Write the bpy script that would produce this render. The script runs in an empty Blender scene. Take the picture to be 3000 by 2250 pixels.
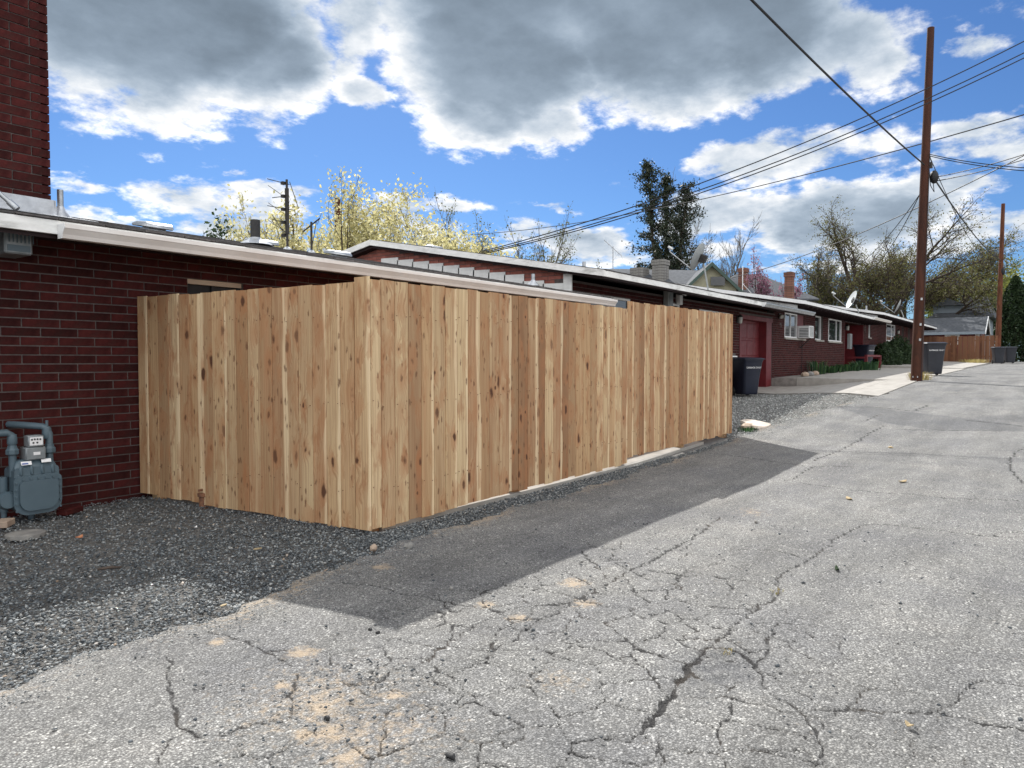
import bpy, bmesh, math, random
import numpy as np
from mathutils import Vector, Matrix, Euler
random.seed(7); RNG = np.random.default_rng(7)
scene = bpy.context.scene
COL = scene.collection

# ------------------------------------------------------------------ camera
F = 2150.0                                   # focal length in photo pixels (3000 wide)
TH = math.radians(36.3)                      # heading, measured from +X (the alley) towards +Y (the houses)
PI_ = -math.atan(70 / F)                     # tilt, slightly down
CAM = np.array([0.0, 0.0, 1.30])
FW = np.array([math.cos(TH)*math.cos(PI_), math.sin(TH)*math.cos(PI_), math.sin(PI_)])
RT = np.array([math.sin(TH), -math.cos(TH), 0.0])
UP = np.cross(RT, FW)
cd = bpy.data.cameras.new('camera'); cam = bpy.data.objects.new('camera', cd); COL.objects.link(cam)
cd.sensor_width = 36; cd.lens = 36 * F / 3000; cd.clip_end = 3000; cd.clip_start = 0.05
cam.matrix_world = Matrix(((RT[0], UP[0], -FW[0], 0), (RT[1], UP[1], -FW[1], 0), (RT[2], UP[2], -FW[2], 1.30), (0, 0, 0, 1)))
scene.camera = cam
scene.view_settings.view_transform = 'Standard'
scene.view_settings.look = 'None'
scene.view_settings.gamma = 1
scene.view_settings.exposure = 1.25

def ray(px, py): return FW + RT*(px-1500)/F + UP*(1125-py)/F
def onY(px, py, Y): d = ray(px, py); return CAM + d*(Y/d[1])
def onX(px, py, X): d = ray(px, py); return CAM + d*(X/d[0])
def onZ(px, py, Z): d = ray(px, py); return CAM + d*((Z-1.3)/d[2])
def atD(px, py, D): return CAM + ray(px, py)*D     # D = depth along the view axis

# ------------------------------------------------------------------ sun and sky
S = Vector((1.30, 1.60, 1.89)).normalized()
sd = bpy.data.lights.new('sun', 'SUN'); sun = bpy.data.objects.new('sun', sd); COL.objects.link(sun)
sd.energy = 2.95; sd.angle = math.radians(0.6); sd.color = (1.0, 0.97, 0.92)
sun.rotation_euler = S.to_track_quat('Z', 'Y').to_euler(); sun.location = (10, 30, 40)

world = bpy.data.worlds.new('World'); scene.world = world; world.use_nodes = True
class NT:
    """thin wrapper that makes node graphs short to write"""
    def __init__(s, tree): s.t = tree; s.n = tree.nodes; s.l = tree.links
    def put(s, sock, v):
        if hasattr(v, 'is_output') or isinstance(v, bpy.types.NodeSocket): s.l.new(v, sock)
        elif v is not None:
            try: sock.default_value = v
            except Exception:
                sock.default_value = (v[0], v[1], v[2], 1.0) if hasattr(v, '__len__') else (v, v, v)
    def node(s, typ, **props):
        nd = s.n.new(typ)
        for k, v in props.items(): setattr(nd, k, v)
        return nd
    def math(s, op, a, b=None, c=None, clamp=False):
        nd = s.node('ShaderNodeMath', operation=op, use_clamp=clamp)
        s.put(nd.inputs[0], a)
        if b is not None: s.put(nd.inputs[1], b)
        if c is not None: s.put(nd.inputs[2], c)
        return nd.outputs[0]
    def vm(s, op, a, b=None, sc=None):
        nd = s.node('ShaderNodeVectorMath', operation=op)
        s.put(nd.inputs[0], a)
        if b is not None: s.put(nd.inputs[1], b)
        if sc is not None: s.put(nd.inputs[3], sc)
        return nd.outputs[1] if op in ('DOT_PRODUCT', 'LENGTH', 'DISTANCE') else nd.outputs[0]
    def sep(s, v): nd = s.node('ShaderNodeSeparateXYZ'); s.put(nd.inputs[0], v); return nd.outputs
    def comb(s, x=0.0, y=0.0, z=0.0):
        nd = s.node('ShaderNodeCombineXYZ')
        for i, v in enumerate((x, y, z)): s.put(nd.inputs[i], v)
        return nd.outputs[0]
    def noise(s, vec, scale, detail=4.0, rough=0.5, dist=0.0, out=0, dim='3D'):
        nd = s.node('ShaderNodeTexNoise', noise_dimensions=dim)
        if vec is not None: s.put(nd.inputs['Vector'], vec)
        s.put(nd.inputs['Scale'], scale); s.put(nd.inputs['Detail'], detail); s.put(nd.inputs['Roughness'], rough); s.put(nd.inputs['Distortion'], dist)
        return nd.outputs[out]
    def vor(s, vec, scale, feature='F1', rnd=1.0, dim='3D'):
        nd = s.node('ShaderNodeTexVoronoi', feature=feature, voronoi_dimensions=dim)
        if vec is not None: s.put(nd.inputs['Vector'], vec)
        s.put(nd.inputs['Scale'], scale); s.put(nd.inputs['Randomness'], rnd)
        return nd.outputs
    def mr(s, v, a, b, c=0.0, d=1.0, kind='SMOOTHSTEP'):
        nd = s.node('ShaderNodeMapRange', interpolation_type=kind)
        for i, x in enumerate((v, a, b, c, d)): s.put(nd.inputs[i], x)
        return nd.outputs[0]
    def mix(s, f, a, b, blend='MIX', clampf=True):
        nd = s.node('ShaderNodeMix', data_type='RGBA', blend_type=blend, clamp_factor=clampf)
        s.put(nd.inputs[0], f); s.put(nd.inputs[6], a); s.put(nd.inputs[7], b)
        return nd.outputs[2]
    def ramp(s, f, stops):
        nd = s.node('ShaderNodeValToRGB'); s.put(nd.inputs[0], f); cr = nd.color_ramp
        while len(cr.elements) < len(stops): cr.elements.new(0.5)
        for e, (p, c) in zip(cr.elements, stops): e.position = p; e.color = (c[0], c[1], c[2], 1)
        return nd.outputs[0]

w = NT(world.node_tree); w.n.clear()
sky = w.node('ShaderNodeTexSky', sky_type='NISHITA'); sky.sun_disc = False
sky.sun_elevation = math.asin(S.z); sky.sun_rotation = math.atan2(S.x, S.y); sky.altitude = 300
sky.air_density = 1.0; sky.dust_density = 0.35; sky.ozone_density = 3.0
D = w.node('ShaderNodeTexCoord').outputs['Generated']
dx, dy, dz = w.sep(D)
hh = w.math('ADD', w.math('MAXIMUM', dz, 0.0), 0.25)
P2 = w.comb(w.math('DIVIDE', dx, hh), w.math('DIVIDE', dy, hh), 0.0)
warp = w.vm('SUBTRACT', w.noise(P2, 3.2, 6.0, 0.6, out=1), (0.5, 0.5, 0.5))
warp0 = w.vm('SUBTRACT', w.noise(P2, 1.3, 2.0, 0.5, out=1), (0.5, 0.5, 0.5))
Dw = w.vm('ADD', w.vm('ADD', D, w.vm('MULTIPLY', warp, (0.13, 0.13, 0.09))), w.vm('MULTIPLY', warp0, (0.10, 0.10, 0.06)))
# cumulus: centre given as photo pixel (turned into a direction), half widths in pixels, weight
CL = [(420,60,480,330,1.25),(250,-60,460,330,1.2),(760,210,240,190,0.95),(600,380,220,50,0.45),(1010,110,130,150,0.62),(1090,290,105,62,0.75),
      (1470,150,360,270,1.25),(1420,300,240,150,0.95),(1900,30,460,280,1.2),(2200,0,420,280,1.1),(1500,-60,500,300,1.1),(1600,360,200,90,0.75),(1950,240,260,90,0.6),(2450,100,260,150,0.72),(2560,190,150,90,0.55),
      (2250,470,300,95,0.66),(2400,440,160,55,0.5),(2180,340,70,60,0.4),(2120,620,260,85,0.72),(2450,640,330,120,0.95),(2650,560,240,70,0.7),
      (2880,120,95,60,0.55),(2870,400,230,80,0.6),(2760,460,120,55,0.4),(2880,700,260,75,0.62),(2350,785,70,18,0.4),
      (640,600,260,100,0.62),(800,545,170,50,0.5),(760,700,320,60,0.6),(1130,620,170,60,0.5),(1330,600,100,38,0.5),(230,560,120,45,0.5),(270,650,150,38,0.5),(680,470,60,16,0.42),
      (1700,730,180,90,0.68),(1560,700,130,60,0.55),(1250,700,200,60,0.5),(1640,590,60,16,0.4),(1850,740,120,60,0.55),(2600,760,300,60,0.55),(2060,720,200,60,0.5)]
rs = random.Random(5)
tot = None
def add_bump(c, r, u, a, b, amp):
    global tot
    c = Vector(c).normalized(); r = Vector(r) / a; u = Vector(u) / b
    v = w.comb(w.vm('DOT_PRODUCT', Dw, tuple(r)), w.vm('DOT_PRODUCT', Dw, tuple(u)), 0.0)
    l = w.vm('LENGTH', v)
    m = w.mr(l, 1.25, 0.25, 0.0, amp)
    tot = m if tot is None else w.math('MAXIMUM', tot, m)
for (px, py, a, b, amp) in CL:
    c = Vector(ray(px, py)); k = c.length; c.normalize()
    r = Vector((c.y, -c.x, 0)).normalized(); u = r.cross(c)
    add_bump(c, r, u, a/F/k*1.05, b/F/k*1.1, amp)
# away from this view the unseen cumulus is made fuller and brighter, as added fill
front = w.mr(w.vm('DOT_PRODUCT', D, tuple(Vector((FW[0], FW[1], 0.12)).normalized())), 0.72, 0.58)
rest = w.mr(w.noise(P2, 0.85, 2.0, 0.5, 0.4), 0.32, 0.54, 0.0, 1.2)
tot = w.math('MAXIMUM', tot, w.math('MULTIPLY', rest, front))
f1 = w.noise(P2, 5.5, 9.0, 0.62)
toward = (S.x*0.05, S.y*0.05, 0.03)
f1s = w.noise(w.vm('ADD', P2, toward), 5.5, 9.0, 0.62)
f2 = w.noise(P2, 2.3, 4.0, 0.55)
Fd = w.math('ADD', tot, w.math('MULTIPLY_ADD', f1, 2.1, w.math('MULTIPLY_ADD', f2, 0.5, -1.56)))
alpha = w.mr(Fd, -0.05, 0.36)
thick = w.mr(w.math('MULTIPLY_ADD', f2, 0.95, w.math('MULTIPLY_ADD', f1, 0.35, w.math('SUBTRACT', tot, 0.65))), 0.12, 1.20)
back = w.mr(w.vm('DOT_PRODUCT', D, tuple(Vector((S.x, S.y, 0)).normalized())), 0.45, -0.6, 0.0, 1.0)   # clouds away from the sun are front lit, brightened to add fill
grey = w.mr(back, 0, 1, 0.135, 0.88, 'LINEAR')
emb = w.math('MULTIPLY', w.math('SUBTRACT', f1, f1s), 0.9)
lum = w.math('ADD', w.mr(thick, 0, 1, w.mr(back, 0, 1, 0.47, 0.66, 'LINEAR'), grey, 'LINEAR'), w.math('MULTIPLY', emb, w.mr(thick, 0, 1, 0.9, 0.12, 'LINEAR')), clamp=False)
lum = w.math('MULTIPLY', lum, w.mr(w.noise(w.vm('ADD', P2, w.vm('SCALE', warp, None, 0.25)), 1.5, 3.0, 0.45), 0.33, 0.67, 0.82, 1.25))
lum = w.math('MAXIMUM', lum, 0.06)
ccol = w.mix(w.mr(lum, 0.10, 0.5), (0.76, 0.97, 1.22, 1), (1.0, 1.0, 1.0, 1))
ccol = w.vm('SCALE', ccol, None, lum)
bgs = w.node('ShaderNodeBackground'); w.put(bgs.inputs[1], 0.05)
skyc = w.mix(1.0, sky.outputs[0], (0.44, 0.64, 0.90, 1), 'MULTIPLY'); w.put(bgs.inputs[0], skyc)
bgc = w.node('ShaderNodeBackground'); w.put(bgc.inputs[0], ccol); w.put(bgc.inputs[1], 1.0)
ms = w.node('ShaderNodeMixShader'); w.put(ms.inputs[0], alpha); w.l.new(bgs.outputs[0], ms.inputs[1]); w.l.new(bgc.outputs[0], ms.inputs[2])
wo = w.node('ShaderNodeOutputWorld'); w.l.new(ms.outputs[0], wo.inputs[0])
world.cycles.sampling_method = 'MANUAL'; world.cycles.sample_map_resolution = 512

# ------------------------------------------------------------------ helpers
WM = {}
def tag(o, label=None, cat=None, group=None, kind=None):
    if label: o['label'] = label
    if cat: o['category'] = cat
    if group: o['group'] = group
    if kind: o['kind'] = kind
    return o
def attach(o, parent):
    if parent is not None:
        o.parent = parent; o.matrix_parent_inverse = WM[parent.name].inverted()
def thing(name, label, cat, loc=(0, 0, 0), group=None, rz=0.0):
    o = bpy.data.objects.new(name, None); COL.objects.link(o)
    o.location = loc; o.rotation_euler = (0, 0, rz); o.empty_display_size = 0.2
    WM[o.name] = Matrix.Translation(Vector(loc)) @ Matrix.Rotation(rz, 4, 'Z')
    return tag(o, label, cat, group)
def mesh_obj(name, me, m, parent=None, mw=None):
    o = bpy.data.objects.new(name, me); COL.objects.link(o)
    if m is not None and len(me.materials) == 0: me.materials.append(m)
    mw = mw if mw is not None else Matrix.Identity(4)
    WM[o.name] = mw.copy()
    if parent is not None:
        o.parent = parent; o.matrix_parent_inverse = WM[parent.name].inverted()
    o.matrix_basis = mw
    return o
def np_mesh(name, V, Fc, tone=None, smooth=False):
    """V (n,3); Fc list of arrays (m,k) of the same mesh"""
    me = bpy.data.meshes.new(name)
    Fc = [f for f in (Fc if isinstance(Fc, list) else [Fc]) if len(f)]
    tot_l = sum(f.size for f in Fc); tot_f = sum(len(f) for f in Fc)
    me.vertices.add(len(V)); me.vertices.foreach_set('co', np.asarray(V, dtype=np.float32).ravel())
    me.loops.add(tot_l); me.loops.foreach_set('vertex_index', np.concatenate([f.ravel() for f in Fc]).astype(np.int32))
    me.polygons.add(tot_f)
    sizes = np.concatenate([np.full(len(f), f.shape[1]) for f in Fc]); st = np.concatenate([[0], np.cumsum(sizes)[:-1]])
    me.polygons.foreach_set('loop_start', st.astype(np.int32)); me.polygons.foreach_set('loop_total', sizes.astype(np.int32))
    if smooth: me.polygons.foreach_set('use_smooth', np.ones(tot_f, dtype=bool))
    me.update(calc_edges=True); me.validate()
    if tone is not None and len(me.polygons) == len(tone):
        a = me.attributes.new('tone', 'FLOAT', 'FACE'); a.data.foreach_set('value', np.asarray(tone, dtype=np.float32))
    return me

class MB:
    """collects shapes in world coordinates; build() links them as one mesh object with its origin at its base"""
    def __init__(s): s.v = []; s.f = []; s.tone = []; s.cur = 0.5
    def add(s, vs, fs):
        k = len(s.v); s.v += [tuple(v) for v in vs]; s.f += [tuple(i + k for i in f) for f in fs]; s.tone += [s.cur]*len(fs); return s
    def box(s, c, size, rot=None, taper=1.0):
        hx, hy, hz = [q/2 for q in size]
        vs = []
        for z, t in ((-hz, 1.0), (hz, taper)):
            for x, y in ((-hx, -hy), (hx, -hy), (hx, hy), (-hx, hy)): vs.append(Vector((x*t, y*t, z)))
        if rot is not None: vs = [rot @ v for v in vs]
        c = Vector(c)
        return s.add([v + c for v in vs], [(3, 2, 1, 0), (4, 5, 6, 7), (0, 1, 5, 4), (1, 2, 6, 5), (2, 3, 7, 6), (3, 0, 4, 7)])
    def bb(s, x0, x1, y0, y1, z0, z1): return s.box(((x0+x1)/2, (y0+y1)/2, (z0+z1)/2), (abs(x1-x0), abs(y1-y0), abs(z1-z0)))
    def bar(s, a, b, w, h, upv=(0, 0, 1)):
        a = Vector(a); b = Vector(b); d = b - a; L = d.length; d.normalize()
        u = Vector(upv)
        if abs(d.dot(u)) > 0.99: u = Vector((1, 0, 0))
        x = d.cross(u).normalized(); u = x.cross(d).normalized()
        R = Matrix((x, d, u)).transposed()
        return s.box((a+b)/2, (w, L, h), R)
    def tube(s, pts, r, n=8, cap=True):
        pts = [Vector(p) for p in pts]; rr = r if hasattr(r, '__len__') else [r]*len(pts)
        rings = []; prev = None
        for i, p in enumerate(pts):
            d = (pts[min(i+1, len(pts)-1)] - pts[max(i-1, 0)]).normalized()
            if prev is None:
                q = Vector((0, 0, 1)) if abs(d.z) < 0.9 else Vector((1, 0, 0))
                prev = d.cross(q).normalized()
            x = (prev - d*prev.dot(d)).normalized(); y = d.cross(x); prev = x
            rings.append([p + (x*math.cos(t) + y*math.sin(t))*rr[i] for t in [2*math.pi*k/n for k in range(n)]])
        vs = [v for R in rings for v in R]; fs = []
        for i in range(len(pts)-1):
            for k in range(n):
                k2 = (k+1) % n; fs.append((i*n+k, i*n+k2, (i+1)*n+k2, (i+1)*n+k))
        if cap: fs.append(tuple(range(n-1, -1, -1))); fs.append(tuple((len(pts)-1)*n + k for k in range(n)))
        return s.add(vs, fs)
    def cyl(s, a, b, r, n=12, r2=None): return s.tube([a, b], [r, r if r2 is None else r2], n)
    def prism(s, poly, vec):
        """closed polygon (3-D points) extruded by vec"""
        n = len(poly); vec = Vector(vec); A = [Vector(p) for p in poly]; B = [p + vec for p in A]
        fs = [tuple(range(n-1, -1, -1)), tuple(range(n, 2*n))] + [(i, (i+1) % n, n+(i+1) % n, n+i) for i in range(n)]
        return s.add(A + B, fs)
    def lathe(s, c, prof, n=16, axis=(0, 0, 1)):
        q = Vector((0, 0, 1)).rotation_difference(Vector(axis)); c = Vector(c); vs = []; fs = []
        for (r, z) in prof:
            for k in range(n):
                t = 2*math.pi*k/n; vs.append(c + q @ Vector((r*math.cos(t), r*math.sin(t), z)))
        for i in range(len(prof)-1):
            for k in range(n):
                k2 = (k+1) % n; fs.append((i*n+k, i*n+k2, (i+1)*n+k2, (i+1)*n+k))
        fs.append(tuple(range(n-1, -1, -1))); fs.append(tuple((len(prof)-1)*n+k for k in range(n)))
        return s.add(vs, fs)
    def sphere(s, c, r, n=10, m=7, sc=(1, 1, 1)):
        prof = [(math.sin(math.pi*i/m)*1.0, -math.cos(math.pi*i/m)) for i in range(m+1)]
        k0 = len(s.v); s.lathe((0, 0, 0), [(max(p[0], 0.001), p[1]) for p in prof], n)
        for i in range(k0, len(s.v)):
            v = s.v[i]; s.v[i] = (c[0]+v[0]*r*sc[0], c[1]+v[1]*r*sc[1], c[2]+v[2]*r*sc[2])
        return s
    def build(s, name, m, parent=None, smooth=False, bevel=0.0, origin=None, recalc=True):
        V = np.array(s.v, dtype=float)
        o = np.array([(V[:, 0].min()+V[:, 0].max())/2, (V[:, 1].min()+V[:, 1].max())/2, V[:, 2].min()]) if origin is None else np.array(origin, dtype=float)
        me = bpy.data.meshes.new(name)
        me.from_pydata([tuple(v) for v in (V - o)], [], s.f)
        a = me.attributes.new('tone', 'FLOAT', 'FACE'); a.data.foreach_set('value', np.array(s.tone, dtype=np.float32))
        if recalc or bevel:
            bm = bmesh.new(); bm.from_mesh(me)
            if bevel: bmesh.ops.bevel(bm, geom=bm.edges[:], offset=bevel, segments=1, affect='EDGES', clamp_overlap=True)
            bmesh.ops.recalc_face_normals(bm, faces=bm.faces[:]); bm.to_mesh(me); bm.free()
        if smooth:
            for p in me.polygons: p.use_smooth = True
            try: me.set_sharp_from_angle(angle=math.radians(42))
            except Exception: pass
        me.update()
        return mesh_obj(name, me, m, parent, Matrix.Translation(Vector(o)))
def copy_tree(o, parent=None):
    c = o.copy(); COL.objects.link(c)
    if parent is not None: c.parent = parent
    for ch in list(o.children): copy_tree(ch, c)
    return c

# ------------------------------------------------------------------ materials
MATS = {}
def material(name):
    m = bpy.data.materials.new(name); m.use_nodes = True; t = NT(m.node_tree)
    b = t.n['Principled BSDF']; MATS[name] = m
    return m, t, b
def bump(t, b, h, strength, dist):
    nd = t.node('ShaderNodeBump'); t.put(nd.inputs['Strength'], strength); t.put(nd.inputs['Distance'], dist); t.put(nd.inputs['Height'], h); t.l.new(nd.outputs[0], b.inputs['Normal'])
def simple(name, c1, c2=None, scale=6.0, rough=0.7, metal=0.0, bumps=0.0, bscale=60.0, dirt=0.0, spec=0.4, stretch=(1, 1, 1), randv=0.0):
    m, t, b = material(name); c2 = c2 or tuple(x*0.78 for x in c1)
    v = t.vm('MULTIPLY', t.node('ShaderNodeTexCoord').outputs['Object'], stretch)
    n = t.noise(v, scale, 6.0, 0.6); col = t.mix(t.mr(n, 0.3, 0.7), (*c1, 1), (*c2, 1))
    if dirt:
        n2 = t.noise(v, scale*0.35, 8.0, 0.7); col = t.mix(t.math('MULTIPLY', t.mr(n2, 0.5, 0.72), dirt), col, (0.07, 0.06, 0.05, 1))
    if randv:
        r = t.node('ShaderNodeObjectInfo').outputs['Random']; a = t.node('ShaderNodeAttribute', attribute_name='tone').outputs['Fac']
        k = t.math('FRACT', t.math('ADD', t.math('MULTIPLY', r, 3.7), a))
        col = t.mix(1.0, col, t.ramp(k, [(0, (1-randv,)*3), (0.5, (1, 1-randv*.15, 1-randv*.2)), (1, (1+randv*.7, 1+randv*.5, 1+randv*.5))]), 'MULTIPLY')
    t.put(b.inputs['Base Color'], col); t.put(b.inputs['Roughness'], t.mr(n, 0.2, 0.8, max(rough-0.1, 0.03), min(rough+0.1, 1), 'LINEAR')); b.inputs['Metallic'].default_value = metal
    b.inputs['Specular IOR Level'].default_value = spec
    if bumps: bump(t, b, t.noise(v, bscale, 6.0, 0.65), bumps, 0.004)
    return m
def m_wood(name, stops, dark=(0.16, 0.07, 0.035), knots=1.0, kscale=(8.8, 1.0, 4.0), bumpk=0.35, gs=1.0, sap=0.0):
    m, t, b = material(name)
    v = t.node('ShaderNodeTexCoord').outputs['Object']
    r = t.node('ShaderNodeObjectInfo').outputs['Random']
    off = t.comb(t.math('MULTIPLY', r, 37.0), t.math('MULTIPLY', r, 61.0), t.math('MULTIPLY', r, 91.0))
    v = t.vm('ADD', v, off)
    big = t.noise(t.vm('MULTIPLY', v, (7, 7, 0.7)), 1.0, 3.0, 0.5, 0.6)
    # knots
    kv = t.vm('ADD', t.vm('MULTIPLY', v, kscale), t.vm('SCALE', t.noise(v, 14.0, 3.0, out=1), None, 0.30))
    vo = t.vor(kv, 1.0, 'F1', 0.95)
    kd = vo['Distance']; kr = t.sep(vo['Color'])[0]
    has = t.math('GREATER_THAN', kr, 0.36)
    ksz = t.mr(kr, 0.36, 1.0, 0.09, 0.27, 'LINEAR')
    core = t.math('MULTIPLY', has, t.mr(t.math('DIVIDE', kd, ksz), 1.15, 0.55))
    halo = t.math('MULTIPLY', has, t.mr(t.math('DIVIDE', kd, ksz), 4.2, 0.6))
    # grain: lines that run up the board and bend round the knots
    sx, sy, sz = t.sep(v)
    wig = t.noise(t.vm('MULTIPLY', v, (6, 6, 1.1)), 1.0, 3.0)
    gx = t.math('ADD', sx, t.math('ADD', t.math('MULTIPLY', wig, 0.05), t.math('MULTIPLY', halo, 0.045)))
    g1 = t.noise(t.comb(t.math('MULTIPLY', gx, 80.0*gs), 0.0, t.math('MULTIPLY', sz, 0.8)), 1.0, 5.0, 0.7)
    g2 = t.noise(t.vm('MULTIPLY', v, (320*gs, 320*gs, 7)), 1.0, 3.0, 0.6)
    r2 = t.math('FRACT', t.math('MULTIPLY', r, 17.31))
    base = t.ramp(t.math('ADD', t.math('MULTIPLY', r, 0.72), t.math('MULTIPLY', big, 0.42)), stops)
    base = t.mix(1.0, base, t.ramp(r2, [(0, (0.58, 0.50, 0.46)), (0.2, (0.78, 0.74, 0.72)), (0.3, (0.98, 0.97, 0.96)), (0.7, (1.02, 1.03, 1.03)), (1, (1.14, 1.16, 1.18))]), 'MULTIPLY')
    col = t.mix(t.math('MULTIPLY', t.mr(g1, 0.38, 0.70), 0.72), base, (*dark, 1))
    col = t.mix(t.math('MULTIPLY', t.mr(big, 0.56, 0.76), 0.48), col, (dark[0]*1.6, dark[1]*1.5, dark[2]*1.5, 1))
    col = t.mix(t.math('MULTIPLY', t.mr(g2, 0.5, 0.8), 0.25), col, (dark[0]*1.2, dark[1]*1.2, dark[2]*1.2, 1))
    blot = t.noise(t.vm('MULTIPLY', v, (11, 11, 3.0)), 1.0, 5.0, 0.65)
    col = t.mix(t.math('MULTIPLY', t.mr(blot, 0.52, 0.68), 0.62*knots), col, (dark[0]*1.3, dark[1]*1.2, dark[2]*1.1, 1))
    if sap:
        lx = t.sep(t.node('ShaderNodeTexCoord').outputs['Object'])[0]; sg = t.math('SUBTRACT', t.math('MULTIPLY', t.math('GREATER_THAN', r2, 0.5), 2.0), 1.0)
        ex = t.math('ADD', t.math('MULTIPLY', lx, sg), t.math('MULTIPLY_ADD', wig, 0.11, -0.055)); on = t.math('GREATER_THAN', t.math('FRACT', t.math('MULTIPLY', r, 7.77)), 0.45)
        col = t.mix(t.math('MULTIPLY', t.math('MULTIPLY', t.mr(ex, 0.036, 0.056), on), sap), col, (0.78, 0.62, 0.40, 1))
        k2 = t.vor(t.vm('ADD', t.vm('MULTIPLY', v, (24, 1, 8.5)), t.vm('SCALE', t.noise(v, 30.0, 2.0, out=1), None, 0.5)), 1.0, 'F1', 1.0)
        pin = t.math('MULTIPLY', t.math('GREATER_THAN', t.sep(k2['Color'])[0], t.mr(r2, 0, 1, 0.35, 0.88, 'LINEAR')), t.mr(k2['Distance'], 0.34, 0.10))
        col = t.mix(t.math('MULTIPLY', pin, 0.8), col, (0.12, 0.052, 0.026, 1))
    col = t.mix(t.math('MULTIPLY', halo, 0.55*knots), col, (dark[0]*1.5, dark[1]*1.4, dark[2]*1.3, 1))
    col = t.mix(t.math('MULTIPLY', core, t.math('MULTIPLY', t.mr(t.sep(vo['Color'])[1], 0.2, 0.8, 0.5, 0.95), knots)), col, (0.075, 0.030, 0.017, 1))
    t.put(b.inputs['Base Color'], col); b.inputs['Roughness'].default_value = 0.78; b.inputs['Specular IOR Level'].default_value = 0.25
    bump(t, b, t.math('SUBTRACT', t.math('ADD', g1, t.math('MULTIPLY', g2, 0.4)), t.math('MULTIPLY', core, 0.6)), bumpk, 0.004)
    return m
m_wood('cedar', [(0.0, (0.53, 0.375, 0.205)), (0.3, (0.48, 0.315, 0.17)), (0.55, (0.60, 0.455, 0.27)), (0.75, (0.36, 0.215, 0.117)), (1.0, (0.54, 0.37, 0.205))], dark=(0.24, 0.115, 0.055), sap=0.6)
m_wood('old_fence_wood', [(0.0, (0.115, 0.055, 0.032)), (0.5, (0.16, 0.08, 0.045)), (1.0, (0.085, 0.04, 0.026))], knots=0.4)
m_wood('pole_wood', [(0.0, (0.075, 0.026, 0.014)), (0.45, (0.15, 0.052, 0.024)), (1.0, (0.06, 0.022, 0.014))], dark=(0.022, 0.010, 0.007), knots=0.3, kscale=(4, 4, 0.6), bumpk=0.7, gs=0.28)

def m_asphalt():
    m, t, b = material('asphalt')
    v = t.node('ShaderNodeTexCoord').outputs['Object']
    vo = t.vor(v, 112.0); vo2 = t.vor(v, 230.0)
    s1 = t.sep(vo['Color'])[0]; s2 = t.sep(vo2['Color'])[1]
    stone = t.ramp(s1, [(0.0, (0.095, 0.091, 0.086)), (0.45, (0.20, 0.193, 0.182)), (0.78, (0.32, 0.31, 0.29)), (1.0, (0.58, 0.56, 0.52))])
    fine = t.ramp(s2, [(0.0, (0.11, 0.106, 0.10)), (0.7, (0.25, 0.243, 0.23)), (1.0, (0.43, 0.415, 0.39))])
    worn = t.noise(v, 1.3, 7.0, 0.65)
    col = t.mix(t.mr(t.noise(v, 22.0, 4.0), 0.35, 0.65), stone, fine)
    edge = t.mr(vo['Distance'], 0.36, 0.62)
    col = t.mix(t.math('MULTIPLY', edge, 0.55), col, (0.05, 0.048, 0.046, 1))
    col = t.mix(1.0, col, t.ramp(worn, [(0.3, (0.78, 0.78, 0.80)), (0.55, (1.04, 1.03, 1.0)), (0.75, (1.26, 1.22, 1.16))]), 'MULTIPLY')
    blot = t.noise(v, 0.55, 5.0, 0.6); col = t.mix(t.math('MULTIPLY', t.mr(blot, 0.52, 0.66), 0.25), col, (0.10, 0.098, 0.095, 1))
    far = t.noise(t.vm('MULTIPLY', v, (0.5, 2.4, 1)), 1.0, 9.0, 0.72); col = t.mix(1.0, col, t.ramp(far, [(0.32, (0.74,)*3), (0.68, (1.26,)*3)]), 'MULTIPLY')
    st = t.node('ShaderNodeAttribute', attribute_name='stain').outputs['Fac']; cr = t.node('ShaderNodeAttribute', attribute_name='crack').outputs['Fac']; pa = t.node('ShaderNodeAttribute', attribute_name='patch').outputs['Fac']
    col = t.mix(t.math('MULTIPLY', pa, 0.55), col, (0.075, 0.075, 0.078, 1))
    sn = t.noise(v, 26.0, 5.0, 0.7)
    col = t.mix(t.math('MULTIPLY', t.mr(t.math('ADD', st, t.math('MULTIPLY_ADD', sn, 2.2, -1.22)), 0.12, 0.85), 0.66), col, (0.46, 0.345, 0.225, 1))
    cn = t.noise(v, 60.0, 4.0, 0.6)
    ck = t.mr(t.math('ADD', cr, t.math('MULTIPLY_ADD', cn, 0.9, -0.45)), 0.22, 0.60)
    col = t.mix(t.math('MULTIPLY', ck, 0.90), col, t.mix(t.mr(t.noise(v, 3.0, 3.0), 0.5, 0.7), (0.012, 0.011, 0.011, 1), (0.035, 0.027, 0.02, 1)))
    col = t.mix(1.0, col, (0.955, 0.985, 1.03, 1), 'MULTIPLY')
    t.put(b.inputs['Base Color'], col); b.inputs['Roughness'].default_value = 0.88; b.inputs['Specular IOR Level'].default_value = 0.3
    bump(t, b, t.math('ADD', t.math('MULTIPLY', vo['Distance'], -1.0), t.math('MULTIPLY', vo2['Distance'], -0.4)), 0.85, 0.006)
m_asphalt()

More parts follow.
